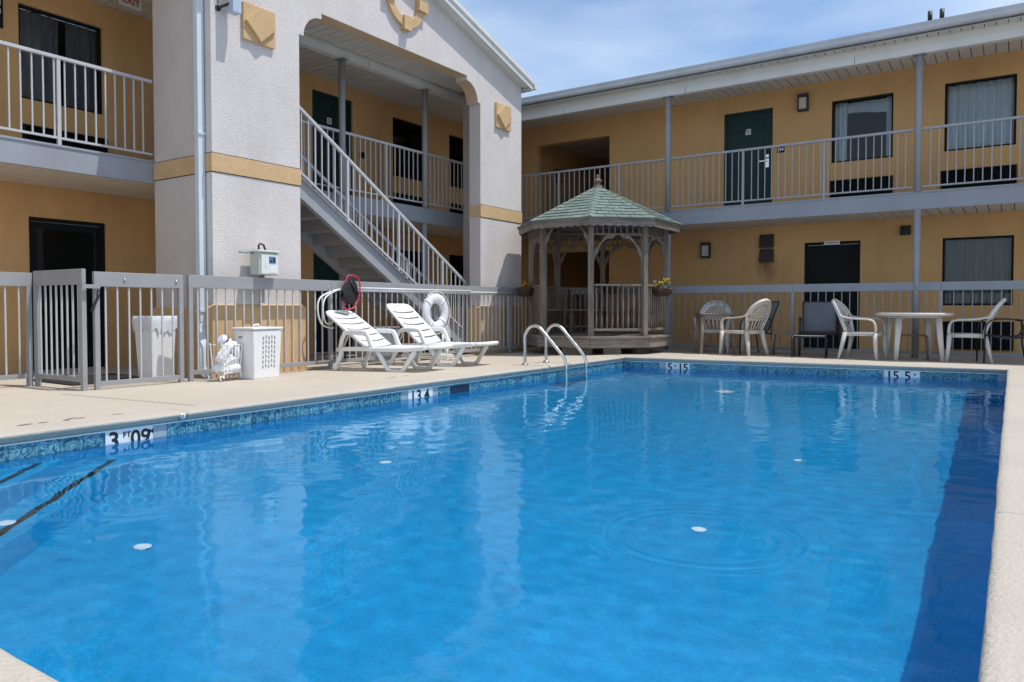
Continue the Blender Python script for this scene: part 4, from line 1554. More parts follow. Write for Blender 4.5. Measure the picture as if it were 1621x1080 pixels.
# skirt boards, trim on top and blocks below
for i in range(8):
    a, b = oc(i, 1.36, 0), oc(i + 1, 1.36, 0)
    s = MB()
    s.beam((a.x, a.y, .19), (b.x, b.y, .19), .035, .155, up=(0, 0, 1))
    s.build('skirt_board', 'woodh', gz, bevel=.004)
    t = MB()
    a, b = oc(i, 1.385, 0), oc(i + 1, 1.385, 0)
    t.beam((a.x, a.y, .29), (b.x, b.y, .29), .05, .036)
    t.build('skirt_cap', 'woodh', gz, bevel=.004)
for (x, y, w, l, rz) in ((-6.3, 11.35, .09, .55, .1), (-5.75, 11.6, .12, .3, .5), (-6.95, 11.6, .12, .4, -.4), (-7.4, 12.3, .1, .5, 1.5), (-5.6, 12.5, .1, .5, 1.5), (-6.46, 12.4, .4, .4, 0)):
    s = MB()
    m = Matrix.Translation((x, y, 0)) @ Matrix.Rotation(rz, 4, 'Z')
    s.box(-l / 2, l / 2, -w / 2, w / 2, -.045, .11, m)
    s.build('support_block', 'woodh', gz, bevel=.004)
RP = 1.255
ZE = 2.30
pm = MB()
pm.box(-.048, .048, -.048, .048, GF, ZE + .06)
pme = pm.mesh('post', 'wood', bevel=.006)
for i in range(8):
    p = oc(i, RP, 0)
    put('post', pme, gz, (p.x, p.y, 0), (0, 0, R(22.5 + 45 * i)))
ZH = 2.045     # header rail under the frieze
sp = MB()
sp.lathe([(.011, 0), (.017, .02), (.012, .05), (.017, .085), (.012, .12), (.017, .15), (.011, .17)], (0, 0, 0), 8)
spm = sp.mesh('spindle', 'wood')
bl = MB()
bl.lathe([(.016, .43), (.02, .6), (.012, .70), (.021, .85), (.017, 1.0), (.013, 1.10), (.018, 1.17)], (0, 0, 0), 8)
blm = bl.mesh('baluster', 'wood')
# bracket outline: ogee scroll in a corner, (along, down)
brk = [(.40, 0), (.335, .055), (.30, .062), (.255, .058), (.20, .085), (.145, .135), (.105, .20), (.085, .25), (.082, .29), (.062, .325), (.03, .36), (.02, .43), (0, .45), (0, .275), (.225, 0)]
for i in range(8):
    a, b = oc(i, RP, 0), oc(i + 1, RP, 0)
    d = (b - a).normalized()
    L = (b - a).length
    nrm = Vector((d.y, -d.x, 0))
    fc = (45 + 45 * i) % 360
    entrance = fc == 270
    zh = ZH
    if not entrance:
        f = MB()
        f.beam((*(a + d * .05).xy, ZH + .015), (*(b - d * .05).xy, ZH + .015), .05, .03)
        fr_ = ident(f.build('frieze', 'wood', gz, bevel=.003))
        t = MB()
        t.beam((*(a + d * .05).xy, ZE - .02), (*(b - d * .05).xy, ZE - .02), .05, .05)
        t.build('frieze_top', 'wood', fr_)
        n = 9
        for k in range(1, n):
            q = a + d * (L * k / n)
            put('spindle', spm, fr_, (q.x, q.y, ZH + .03), None, (1, 1, (ZE - ZH - .07) / .17))
        rl = MB()
        rl.beam((*(a + d * .05).xy, 1.19), (*(b - d * .05).xy, 1.19), .07, .035)
        ro = ident(rl.build('gazebo_rail', 'woodh', gz, bevel=.004))
        r2 = MB()
        r2.beam((*(a + d * .05).xy, .42), (*(b - d * .05).xy, .42), .045, .04)
        r2.build('bottom_rail', 'woodh', ro, bevel=.004)
        solid = fc == 225
        for k in range(1, 10 if not solid else 1):
            q = a + d * (L * k / 10)
            put('baluster', blm, ro, (q.x, q.y, 0))
        if solid:
            for k in range(7):
                q0 = a + d * (.06 + (L - .12) * k / 7 + .004)
                q1 = a + d * (.06 + (L - .12) * (k + 1) / 7 - .004)
                s = MB()
                s.beam((*q0.xy, .805), (*q1.xy, .805), .02, .735)
                s.build('plank', 'wood', ro)
    else:
        zh = ZE + .005
    for (o, dd) in ((a, d), (b, -d)):
        s = MB()
        f0 = lambda u, v: tuple(o + dd * (.046 + u) + nrm * .018 + Vector((0, 0, zh - v)))
        f1 = lambda u, v: tuple(o + dd * (.046 + u) - nrm * .018 + Vector((0, 0, zh - v)))
        s.prism(brk, f0, f1)
        s.build('bracket', 'wood', gz)
# bench inside
for i in (0, 1, 2, 3):
    a, b = oc(i, 1.17, 0), oc(i + 1, 1.17, 0)
    c, e = oc(i, .80, 0), oc(i + 1, .80, 0)
    s = MB()
    s.add([(a.x, a.y, .74), (b.x, b.y, .74), (e.x, e.y, .74), (c.x, c.y, .74), (a.x, a.y, .77), (b.x, b.y, .77), (e.x, e.y, .77), (c.x, c.y, .77)],
          [(3, 2, 1, 0), (4, 5, 6, 7), (0, 1, 5, 4), (1, 2, 6, 5), (2, 3, 7, 6), (3, 0, 4, 7)])
    s.build('bench_seat', 'woodh', gz)
    s = MB()
    s.beam((*c.xy, .31), (*c.xy, .74), .05, .05)
    s.build('bench_leg', 'wood', gz)
# fascia with scalloped edge
RE_ = 1.50
for i in range(8):
    a, b = oc(i, RE_, 0), oc(i + 1, RE_, 0)
    L = (b - a).length
    d = (b - a).normalized()
    nrm = Vector((d.y, -d.x, 0))
    poly = [(0, .012), (L, .012)]
    n = 60
    for k in range(n, -1, -1):
        u = L * k / n
        poly.append((u, -.105 - .022 * (.5 - .5 * math.cos(2 * math.pi * 8.0 * k / n))))
    s = MB()
    s.prism(poly, lambda u, v: tuple(a + d * u + Vector((0, 0, ZE + v))), lambda u, v: tuple(a + d * u + nrm * -.02 + Vector((0, 0, ZE + v))))
    s.build('scalloped_fascia', 'woodh', gz)
# roof
ZA = 3.06
apex = Vector((GC.x, GC.y, ZA))
rd = MB()
rv = [oc(i, 1.52, ZE + .015) for i in range(8)]
rd.add([apex] + rv + [apex - Vector((0, 0, .06))] + [v - Vector((0, 0, .03)) for v in rv],
       [(0, i + 1, (i + 1) % 8 + 1) for i in range(8)] + [(9, (i + 1) % 8 + 10, i + 10) for i in range(8)] + [(i + 1, i + 10, (i + 1) % 8 + 10, (i + 1) % 8 + 1) for i in range(8)])
roof = ident(rd.build('roof', 'woodh', gz))
courses = 11
rr = random.Random(11)
hidden = MB()
for i in range(8):
    fc = (45 + 45 * i) % 360
    a, b = rv[i], rv[(i + 1) % 8]
    mid = (a + b) / 2
    up = (apex - mid)
    SL = up.length
    upn = up.normalized()
    al = (b - a).normalized()
    HW = (b - a).length / 2
    nrm = al.cross(upn)
    if nrm.z < 0:
        nrm = -nrm
    vis = fc in (180, 225, 270, 315, 0)
    for c in range(courses):
        s0, s1 = SL * c / courses - .015, SL * (c + 1) / courses + .035
        s1 = min(s1, SL - .002)
        w0, w1 = HW * (1 - max(s0, 0) / SL), HW * (1 - s1 / SL)
        tab = .225
        off = rr.uniform(0, tab)
        x = -w0 - off
        while x < w0:
            x0, x1 = max(x + .006, -w0), min(x + tab - .006, w0)
            x += tab
            if x1 - x0 < .03:
                continue
            j = rr.uniform(-.006, .006)
            u0, u1 = max(min(x0, w1), -w1), max(min(x1, w1), -w1)
            lift0, lift1 = .020 + rr.uniform(0, .006), .003
            q = [mid + al * x0 + upn * (s0 + j) + nrm * .001, mid + al * x1 + upn * (s0 + j) + nrm * .001, mid + al * u1 + upn * s1 + nrm * .001, mid + al * u0 + upn * s1 + nrm * .001,
                 mid + al * x0 + upn * (s0 + j) + nrm * lift0, mid + al * x1 + upn * (s0 + j) + nrm * lift0, mid + al * u1 + upn * s1 + nrm * lift1, mid + al * u0 + upn * s1 + nrm * lift1]
            fs = [(4, 5, 6, 7), (0, 1, 5, 4), (1, 2, 6, 5), (3, 0, 4, 7)]
            if vis:
                sh = MB()
                sh.add(q, fs)
                sh.build('shingle', 'shingle' if rr.random() < .6 else 'shingle2', roof, fix=False)
            else:
                hidden.add(q, fs)
hs = hidden.build('rear_shingles', 'shingle', roof, fix=False)
hs['kind'] = 'stuff'
for i in range(8):
    a = rv[i]
    d = apex - a
    side = d.cross(Vector((0, 0, 1))).normalized()
    n = 11
    for c in range(n):
        p0, p1 = a + d * (c / n - .005), a + d * (min(.995, (c + 1) / n + .03))
        s = MB()
        w0 = .085
        q = []
        for p, l_ in ((p0, .030), (p1, .016)):
            q += [p - side * w0 + Vector((0, 0, l_ - .033)), p + Vector((0, 0, l_)), p + side * w0 + Vector((0, 0, l_ - .033))]
        s.add(q, [(0, 1, 4, 3), (1, 2, 5, 4)])
        s.build('hip_shingle', 'shingle2' if rr.random() < .5 else 'shingle', roof, fix=False, solid=.006)
fn = MB()
fn.lathe([(.10, 3.03), (.085, 3.075), (.05, 3.085), (.035, 3.11), (.035, 3.13), (.075, 3.145), (.085, 3.165), (.05, 3.195), (.025, 3.21), (.022, 3.235), (.028, 3.255), (.02, 3.275), (.004, 3.285)], (GC.x, GC.y, 0), 16)
fn.build('finial', 'wood', gz)


# flower baskets hanging on the gazebo
def basket(loc, label, petals, n, rx, seed):
    th = thing('flower_basket', label, 'flower basket', loc, 0, 'flower baskets on the gazebo')
    x, y, z = loc
    rr = random.Random(seed)
    b = MB()
    for k in range(5):
        r_ = rx * (.55 + .45 * math.sin(math.pi / 2 * (k + 1) / 5))
        b.tube([(x + r_ * math.cos(t), y + r_ * math.sin(t), z + .028 * k + .01 * math.sin(5 * t)) for t in [i * 2 * math.pi / 20 for i in range(20)]], .012, 6, closed=True)
    for i in range(14):
        t = 2 * math.pi * i / 14
        b.tube([(x + rx * .5 * math.cos(t), y + rx * .5 * math.sin(t), z - .01), (x + rx * math.cos(t), y + rx * math.sin(t), z + .125)], .007, 5)
    b.lathe([(rx * .3, z - .02), (rx * .9, z + .06), (rx * .95, z + .10)], (x, y, 0), 16)
    b.build('basket', 'terracotta', th, fix=False)
    lf = MB()
    for i in range(120):
        t, r_ = rr.uniform(0, 6.28), rx * 1.15 * math.sqrt(rr.random())
        c = Vector((x + r_ * math.cos(t), y + r_ * math.sin(t), z + .10 + rr.uniform(-.02, .10) * (1.2 - r_ / rx * .5)))
        s_ = rr.uniform(.018, .035)
        m = Matrix.Rotation(rr.uniform(0, 6.28), 3, 'Z') @ Matrix.Rotation(rr.uniform(-1, 1), 3, 'X')
        lf.add([c + m @ Vector(v) * s_ for v in ((-1, 0, 0), (0, -.45, .1), (1, 0, 0), (0, .45, .1))], [(0, 1, 2, 3)])
    lf.build('foliage', 'leafgreen', th, fix=False)
    for i in range(n):
        t, r_ = rr.uniform(0, 6.28), rx * .8 * math.sqrt(rr.random())
        c = Vector((x + r_ * math.cos(t), y + r_ * math.sin(t), z + .16 + rr.uniform(0, .11)))
        mt = petals[i % len(petals)]
        f = MB()
        for k in range(7):
            a = 2 * math.pi * k / 7
            s_ = .046
            d = Vector((math.cos(a), math.sin(a), .35)) * s_
            e = Vector((-math.sin(a), math.cos(a), 0)) * s_ * .45
            f.add([c, c + d * .6 + e, c + d, c + d * .6 - e], [(0, 1, 2, 3)])
            d = Vector((math.cos(a + .4), math.sin(a + .4), 1.2)) * s_ * .6
            f.add([c, c + d * .6 + e * .6, c + d, c + d * .6 - e * .6], [(0, 1, 2, 3)])
        f.build('flower', mt, th, fix=False)
    return th


basket((-7.62, 11.72, 1.03), 'basket of orange flowers on the left side of the gazebo', ['orange', 'orange', 'yellow'], 9, .15, 1)
basket((-5.18, 12.41, 1.02), 'basket of yellow flowers on the right side of the gazebo', ['yellow', 'yellow', 'palepetal'], 20, .19, 2)
basket((-6.70, 13.42, 1.10), 'small basket of orange and pale flowers on the rear rail inside the gazebo', ['orange', 'palepetal', 'yellow'], 6, .15, 3)


# ------------------------------------------------------------------ white loungers
def make_lounger(label, rise_x, rise_z):
    t = thing('sun_lounger', label, 'sun lounger', (0, 0, 0), 0, 'white loungers by the fence', local=True)
    zs = .30
    for sy in (-1, 1):
        y = sy * .29
        s = MB()
        rail = [(-.02, y, zs - .02), (.10, y, zs - .01), (.35, y, zs), (.80, y, zs), (1.15, y, zs + .01), (1.40, y, zs + .035), (1.46, y, zs + .04)]
        s.sweep(rail, [(.028, .03)] * 6 + [(.022, .02)], 10, power=3.5)
        s.build('side_rail', 'plastic', t)
        a = MB()
        a.sweep([(.02, y, zs - .02), (.06, y, zs + .12), (.11, y, zs + .20), (.20, y, zs + .225), (.40, y, zs + .225), (.475, y, zs + .215), (.51, y, zs + .16), (.56, y, zs + .05), (.60, y, zs - .01)],
                [(.028, .02)] + [(.032, .02)] * 8, 10, up=(0, 1, 0), power=3)
        a.build('armrest', 'plastic', t)
        l = MB()
        l.sweep([(.66, y, zs - .01), (.74, y, zs - .12), (.84, y, .04), (.90, y, .022), (1.04, y, .022), (1.10, y, .05), (1.20, y, zs - .10), (1.27, y, zs)],
                [(.03, .026), (.03, .026), (.03, .024), (.03, .022), (.03, .022), (.03, .024), (.03, .026), (.03, .026)], 10, up=(0, 1, 0), power=3)
        l.build('leg', 'plastic', t)
        l = MB()
        l.sweep([(.06, y, zs), (.03, y, zs - .12), (-.02, y, .10), (-.04, y, .04)], [(.03, .032), (.03, .03), (.028, .028), (.03, .03)], 10, up=(0, 1, 0), power=3)
        l.sweep([(-.045, y - .03, .04), (-.045, y + .03, .04)], (.04, .04), 14)
        l.build('leg', 'plastic', t)
    # seat slats
    nseat = 8
    x0, x1 = .47, 1.45
    for k in range(nseat):
        a, b = x0 + (x1 - x0) * k / nseat + .006, x0 + (x1 - x0) * (k + 1) / nseat - .006
        s = MB()
        zz = lambda x: zs + .035 + .035 * max(0, (x - 1.1) / .35) ** 2
        s.sheet(lambda u, v: (a + (b - a) * u, -.285 + .57 * v, zz(a + (b - a) * u) - .018 * math.cos((v - .5) * math.pi)), 3, 10)
        s.build('seat_slat', 'plastic', t, solid=.016)
    e = MB()
    e.sweep([(1.45, -.29, zs + .045), (1.475, -.2, zs + .045), (1.48, 0, zs + .04), (1.475, .2, zs + .045), (1.45, .29, zs + .045)], (.025, .022), 10, power=3)
    e.build('foot_bar', 'plastic', t)
    # back: frame and slats with dark slots between
    h = Vector((.46, 0, zs + .03))
    tp = Vector((rise_x, 0, rise_z))
    d = tp - h
    n = d.normalized().cross(Vector((0, 1, 0)))
    if n.x < 0:
        n = -n
    bk = MB()
    bk.sweep([h + d * f_ + Vector((0, y_, 0)) - n * .004 for f_, y_ in ((0, -.265), (.3, -.272), (.6, -.272), (.9, -.262), (.965, -.235), (.985, -.18), (.985, 0), (.985, .18), (.965, .235), (.9, .262), (.6, .272), (.3, .272), (0, .265))],
             (.02, .02), 8, up=n, power=3)
    bo = bk.build('backrest', 'plastic', t)
    cuts = [0.0, .17, .33, .49, .65, .80, 1.0]
    for k in range(6):
        a, b = cuts[k] + .016, cuts[k + 1] - .016
        s = MB()

        def fn_(u, v):
            w = .272
            if k == 5:
                w = .272 - .06 * max(0, (u - .6) / .4) ** 2
            bow = .012 * math.cos((v - .5) * math.pi)
            return h + d * (a + (b - a) * u - (.0 if k == 0 else .0) - .025 * (math.cos((v - .5) * math.pi)) * (1 if k < 5 or u < .5 else 0)) + Vector((0, -w + 2 * w * v, 0)) + n * (.012 - bow)
        s.sheet(fn_, 5, 12)
        s.build('back_slat', 'plastic', bo, solid=.014)
    for sy in (-1, 1):
        br = MB()
        br.tube([h + d * .45 + Vector((0, sy * .2, 0)), Vector((.02, sy * .22, zs + .0))], .012, 6)
        br.build('back_prop', 'plastic', t)
    return t


l1 = make_lounger('white plastic sun lounger with a grey patch on its back, nearer the hamper', -.28, .80)
l1.location = (-7.56, 7.25, -.047)
l1.rotation_euler = (0, 0, R(5))
pt = MB()
hh, tt = Vector((.46, 0, .33)), Vector((-.28, 0, .80))
dd = tt - hh
nn = dd.normalized().cross(Vector((0, 1, 0)))
nn = nn if nn.x > 0 else -nn
rr = random.Random(5)
pp_ = [(.97, -.11), (.975, .15), (.90, .16), (.86, .10), (.875, .03), (.90, .0), (.93, -.09)]
pt.add([hh + dd * u + Vector((0, v, 0)) + nn * .0285 for u, v in pp_], [tuple(range(len(pp_)))])
pt.build('worn_patch', 'greyplastic', l1, fix=False)
l2 = make_lounger('white plastic sun lounger with upright back under the life ring', -.20, .90)
l2.location = (-7.60, 8.39, -.047)
l2.rotation_euler = (0, 0, R(2))


# ------------------------------------------------------------------ resin chairs
def make_chair(label, mat='plastic'):
    """faces local -y; seat at 0.43, back top at 0.95"""
    t = thing('resin_chair', label, 'chair', (0, 0, 0), 0, 'white resin armchairs', local=True)
    s = MB()
    s.sheet(lambda u, v: ((-.235 + .47 * u) * (1 - .10 * v), -.25 + .47 * v, .435 - .022 * math.cos((u - .5) * math.pi) - .015 * v - .03 * max(0, .15 - v) / .15), 10, 10)
    s.build('seat', mat, t, solid=.02)
    sr = MB()
    sr.sweep([(-.245, -.24, .405), (-.23, .0, .405), (-.20, .21, .40), (0, .235, .40), (.20, .21, .40), (.23, .0, .405), (.245, -.24, .405), (0, -.262, .395)], (.012, .03), 8, closed=True, power=3)
    sr.build('seat_rim', mat, t)

    def bp(u, z):      # back surface, u in [-1, 1]
        f = (z - .42) / .53
        y = .215 + .19 * f + .05 * f * f - .055 * (abs(u) ** 2) * (0.6 + .6 * f)
        return Vector((u, y, z))

    def half(z):       # half width of the back at height z
        f = (z - .42) / .53
        if f < .5:
            return .19 + .09 * f / .5
        return .28 * math.sqrt(max(0.0, 1 - ((f - .5) / .5) ** 2.2)) if f < 1 else 0

    def P_(x, z):
        return bp(x / .28, z) + Vector((x - x / .28, 0, 0))
    # rim of the back
    rim = []
    for k in range(25):
        a = math.pi * k / 24
        rim.append((-.28 * math.cos(a), .685 + .265 * math.sin(a)))
    outl = [(-.185, .42), (-.21, .50), (-.25, .60)] + rim + [(.25, .60), (.21, .50), (.185, .42)]
    b = MB()
    b.sweep([P_(x, z) for x, z in outl], [(.012, .026)] * len(outl), 8, up=(0, 1, 0), power=3)
    bo = b.build('backrest', mat, t)
    # broad band inside the rim
    bb = MB()
    N = 24
    vs_ = []
    for k in range(N + 1):
        a = math.pi * k / N
        vs_ += [P_(-.275 * math.cos(a), .685 + .26 * math.sin(a)), P_(-.20 * math.cos(a), .685 + .18 * math.sin(a))]
    bb.add(vs_, [(2 * k, 2 * k + 1, 2 * k + 3, 2 * k + 2) for k in range(N)], True)
    bb.build('back_band', mat, bo, solid=.014)
    lat = MB()
    # lattice of crossing bars in the arch
    for sgn in (-1, 1):
        for c in [-.30 + .055 * i for i in range(13)]:
            seg = []
            for i in range(25):
                z = .60 + .28 * i / 24
                x = sgn * (z - .74) * .75 + c
                if z <= .685:
                    ok = abs(x) < .235
                else:
                    ok = (x / .20) ** 2 + ((z - .685) / .18) ** 2 < 1.05
                if ok:
                    seg.append(P_(x, z))
            if len(seg) > 2:
                lat.sweep([seg[0], seg[len(seg) // 2], seg[-1]], (.0085, .006), 6, up=(0, 1, 0))
    lat.build('lattice', mat, bo)
    lower = MB()
    for i in range(6):
        x0 = -.155 + .062 * i
        x1 = x0 * 1.28
        lower.sweep([P_(x0, .42), P_(x0 * 1.1 + .012, .48), P_(x1 - .01, .545), P_(x1 + .004, .62)], [(.015, .006), (.012, .006), (.018, .006), (.012, .006)], 6, up=(0, 1, 0))
    lower.sweep([P_(-.235, .61), P_(0, .61), P_(.235, .61)], (.012, .010), 6, up=(0, 1, 0))
    lower.build('back_slats', mat, bo)
    for sx in (-1, 1):
        a = MB()
        st = P_(sx * .268, .72)
        a.sweep([st, st + Vector((sx * .02, -.06, -.045)), (sx * .30, .12, .655), (sx * .305, .0, .645), (sx * .30, -.14, .64), (sx * .295, -.215, .62), (sx * .285, -.245, .57), (sx * .275, -.255, .48), (sx * .265, -.245, .40)],
                [(.022, .014), (.026, .014), (.03, .013), (.03, .013), (.032, .013), (.034, .014), (.034, .016), (.032, .018), (.03, .02)], 8, up=(0, 0, 1), power=3)
        a.build('armrest', mat, t)
        l = MB()
        l.sweep([(sx * .268, -.245, .42), (sx * .275, -.255, .22), (sx * .285, -.275, .0)], [(.044, .034), (.036, .028), (.024, .019)], 8, up=(0, 1, 0), power=3.5)
        l.build('leg', mat, t)
        l = MB()
        l.sweep([(sx * .20, .21, .43), (sx * .22, .255, .20), (sx * .245, .30, .0)], [(.044, .036), (.036, .028), (.024, .019)], 8, up=(0, 1, 0), power=3.5)
        l.build('leg', mat, t)
    return t


CH = 'white resin armchairs'
c1 = make_chair('white lattice-back resin armchair facing the camera behind the brown table', 'resin_shaded')
c1.location = (-4.60, 13.48, -.03)
c1.rotation_euler = (0, 0, R(12))
c2 = make_chair('weathered cream lattice-back resin armchair seen from behind, pulled up to the brown table', 'resin_old')
c2.location = (-3.83, 12.80, -.018)
c2.rotation_euler = (0, 0, R(-112))
c3 = dup(c1, (-1.97, 12.88, -.02), R(84), 'white resin armchair in profile on the left side of the round table', CH)
c4 = dup(c1, (-.55, 13.16, -.024), R(-88), 'white resin armchair in profile on the right side of the round table', CH)


# tables
def taper_leg(mb, top, bot, w0, w1):
    mb.sweep([top, bot], [(w0, w0 * .75), (w1, w1 * .75)], 8, up=(0, 1, 0), power=4)


t1 = thing('patio_table', 'brown square resin table between the two lattice-back chairs at left', 'table', (-4.42, 13.02, -.025), R(30), local=True)
s = MB()
s.box(-.30, .30, -.30, .30, .70, .725)
s.build('tabletop', 'brownplastic', t1, bevel=.012)
s = MB()
for q in ((-.27, .27, -.272, -.262), (-.27, .27, .262, .272)):
    s.box(q[0], q[1], q[2], q[3], .66, .699)
for q in ((-.272, -.262, -.26, .26), (.262, .272, -.26, .26)):
    s.box(q[0], q[1], q[2], q[3], .66, .699)
s.build('apron', 'brownplastic', t1)
for sx in (-1, 1):
    for sy in (-1, 1):
        l = MB()
        taper_leg(l, (sx * .25, sy * .25, .70), (sx * .29, sy * .29, 0), .034, .024)
        l.build('leg', 'brownplastic', t1)
t2 = thing('patio_table', 'round white resin table between two armchairs at right', 'table', (-1.28, 13.06, -.024), R(20), local=True)
s = MB()
s.lathe([(.45, .695), (.535, .70), (.545, .715), (.545, .735), (.53, .745), (.1, .745), (.03, .745)], (0, 0, 0), 40)
s.lathe([(.40, .67), (.40, .70), (.39, .70), (.39, .67)], (0, 0, 0), 32, cap=False)
s.build('tabletop', 'resin_shaded', t2)
for k in range(4):
    a = R(45 + 90 * k)
    l = MB()
    taper_leg(l, (.38 * math.cos(a), .38 * math.sin(a), .70), (.455 * math.cos(a), .455 * math.sin(a), 0), .05, .03)
    l.build('leg', 'resin_shaded', t2)


def side_table(loc, rz, label):
    t = thing('side_table', label, 'side table', loc, rz, 'low brown side tables', local=True)
    s = MB()
    s.box(-.21, .21, -.19, .19, .37, .392)
    s.build('tabletop', 'brownplastic', t, bevel=.014)
    for sx in (-1, 1):
        for sy in (-1, 1):
            l = MB()
            l.sweep([(sx * .185, sy * .165, .375), (sx * .195, sy * .17, .30), (sx * .21, sy * .185, 0)], [(.026, .02), (.022, .018), (.018, .015)], 8, up=(0, 1, 0), power=3)
            l.build('leg', 'brownplastic', t)
    return t


side_table((-3.30, 13.45, -.028), R(10), 'low brown side table beside the footstool of the grey sling chair')
side_table((-1.33, 13.55, -.03), R(5), 'low brown side table behind the round white table')


# sling chairs
def make_sling(label):
    """faces local -y"""
    t = thing('sling_chair', label, 'chair', (0, 0, 0), 0, 'grey sling chairs', local=True)
    sb = MB()

    def sl(u, v):
        x = -.255 + .51 * u
        if v < .45:
            f = v / .45
            return (x, -.27 + .50 * f, .42 - .045 * math.sin(f * math.pi) - .02 * f + .02 * (1 - f))
        f = (v - .45) / .55
        return (x, .23 + .20 * f, .40 + .52 * f)
    seat = MB()
    seat.sheet(lambda u, v: sl(u, v * .44), 4, 10)
    seat.build('seat', 'sling', t, solid=.006)
    bk = MB()
    bk.sheet(lambda u, v: sl(u, .46 + v * .54), 4, 10)
    bk.build('backrest', 'sling', t, solid=.006)
    for sx in (-1, 1):
        x = sx * .27
        f = MB()
        f.tube([(x, -.29, .425), (x, -.1, .40), (x, .1, .385), (x, .21, .40), (x, .25, .44), (x, .33, .66), (x, .435, .93)], .013, 8)
        f.build('side_frame', 'blackmetal', t)
        a = MB()
        a.sweep([(x + sx * .035, .27, .62), (x + sx * .045, .12, .655), (x + sx * .045, -.12, .66), (x + sx * .045, -.22, .64), (x + sx * .045, -.275, .58), (x + sx * .045, -.29, .50), (x + sx * .045, -.30, .0)],
                [(.02, .01)] * 4 + [(.016, .012)] * 3, 8, power=2.5)
        a.build('armrest', 'blackmetal', t)
        l = MB()
        l.tube([(x + sx * .035, .27, .62), (x + sx * .04, .28, .30), (x + sx * .045, .33, .0)], .013, 8)
        l.build('leg', 'blackmetal', t)
    for hw, y, z in ((.31, -.29, .41), (.31, .28, .37), (.27, .435, .93)):
        c = MB()
        c.tube([(-hw, y, z), (hw, y, z)], .0125, 8)
        c.build('cross_bar', 'blackmetal', t)
    return t


s1 = make_sling('grey sling chair with a footstool in front of the dark doorway')
s1.location = (-2.72, 13.38, -.028)
s1.rotation_euler = (0, 0, R(12))
dup(s1, (-3.93, 13.42, -.028), R(-50), 'grey sling chair half hidden behind the cream resin armchair', 'grey sling chairs')
dup(s1, (-.10, 13.22, -.025), R(-80), 'grey sling chair cut off by the right edge of the photo', 'grey sling chairs')
ot = thing('footstool', 'low black footstool with woven grey top before the sling chair', 'footstool', (-2.77, 12.86, -.02), R(8), local=True)
s = MB()
s.sheet(lambda u, v: (-.24 + .48 * u, -.17 + .34 * v, .345 + .02 * math.sin(v * math.pi)), 4, 8)
s.build('sling', 'curtain_white', ot, solid=.006)
f = MB()
f.tube([(-.25, -.17, .345), (.25, -.17, .345), (.25, .17, .345), (-.25, .17, .345)], .014, 8, closed=True)
f.build('frame', 'blackmetal', ot)
for sx in (-1, 1):
    for sy in (-1, 1):
        l = MB()
        l.tube([(sx * .25, sy * .17, .35), (sx * .255, sy * .185, .28), (sx * .255, sy * .20, 0)], .013, 8)
        l.build('leg', 'blackmetal', ot)

# ------------------------------------------------------------------ ladder
lad = thing('pool_ladder', 'stainless steel pool ladder arching over the left edge of the pool', 'ladder', (-5.69, 9.0, 0))
for y in (8.74, 9.31):
    pts = [(-5.69, 0.0), (-5.69, .12), (-5.69, .38), (-5.675, .44), (-5.635, .505), (-5.58, .54), (-5.52, .548), (-5.46, .53), (-5.41, .49), (-5.33, .41), (-5.10, .17), (-5.055, .11), (-5.03, .04), (-5.02, -.05), (-5.02, -.45), (-5.02, -1.05)]
    s = MB()
    s.tube(smooth([(x, y, z) for x, z in pts], 3), .022, 14)
    s.build('rail', 'steel', lad)
    fl_ = MB()
    fl_.lathe([(.05, -.001), (.05, .008), (.03, .02), (.023, .022)], (-5.69, y, 0), 18)
    fl_.build('flange', 'steel', lad)
for z in (-.125, -.40, -.68):
    s = MB()
    s.box(-5.075, -4.965, 8.76, 9.29, z - .018, z)
    s.build('tread', 'steel', lad, bevel=.006)

# ------------------------------------------------------------------ things along the left fence
hm = thing('laundry_hamper', 'white slotted plastic hamper with lid against the fence', 'hamper', (-7.52, 5.66, -.052), R(4), local=True)
hm.scale = (.9, .9, .98)
s = MB()
for k in range(1):
    s.add([(-.17, -.215, 0), (.17, -.215, 0), (.17, .215, 0), (-.17, .215, 0), (-.195, -.24, .60), (.195, -.24, .60), (.195, .24, .60), (-.195, .24, .60)],
          [(3, 2, 1, 0), (4, 5, 6, 7), (0, 1, 5, 4), (1, 2, 6, 5), (2, 3, 7, 6), (3, 0, 4, 7)])
s.build('body', 'plastic', hm, bevel=.022)
s = MB()
s.box(-.208, .208, -.255, .255, .605, .632)
s.build('lid', 'plastic', hm, bevel=.012)
s = MB()
s.sweep([(-.10, -.0, .63), (-.10, .03, .66), (-.10, .10, .665), (-.10, .13, .63)], (.014, .008), 8)
s.build('lid_handle', 'plastic', hm)
for cx in range(5):
    for rz in range(7):
        y = -.075 + cx * .048
        z = .155 + rz * .058 + (.012 if cx % 2 else 0)
        xs_ = .17 + .025 * z / .60
        s = MB()
        s.box(xs_ - .004, xs_ + .002, y - .011, y + .011, z - .019, z + .019)
        s.build('slot', 'greyplastic', hm)
s = MB()
s.box(-.09, -.02, -.243, -.236, .50, .525)
s.build('handle_slot', 'greyplastic', hm)

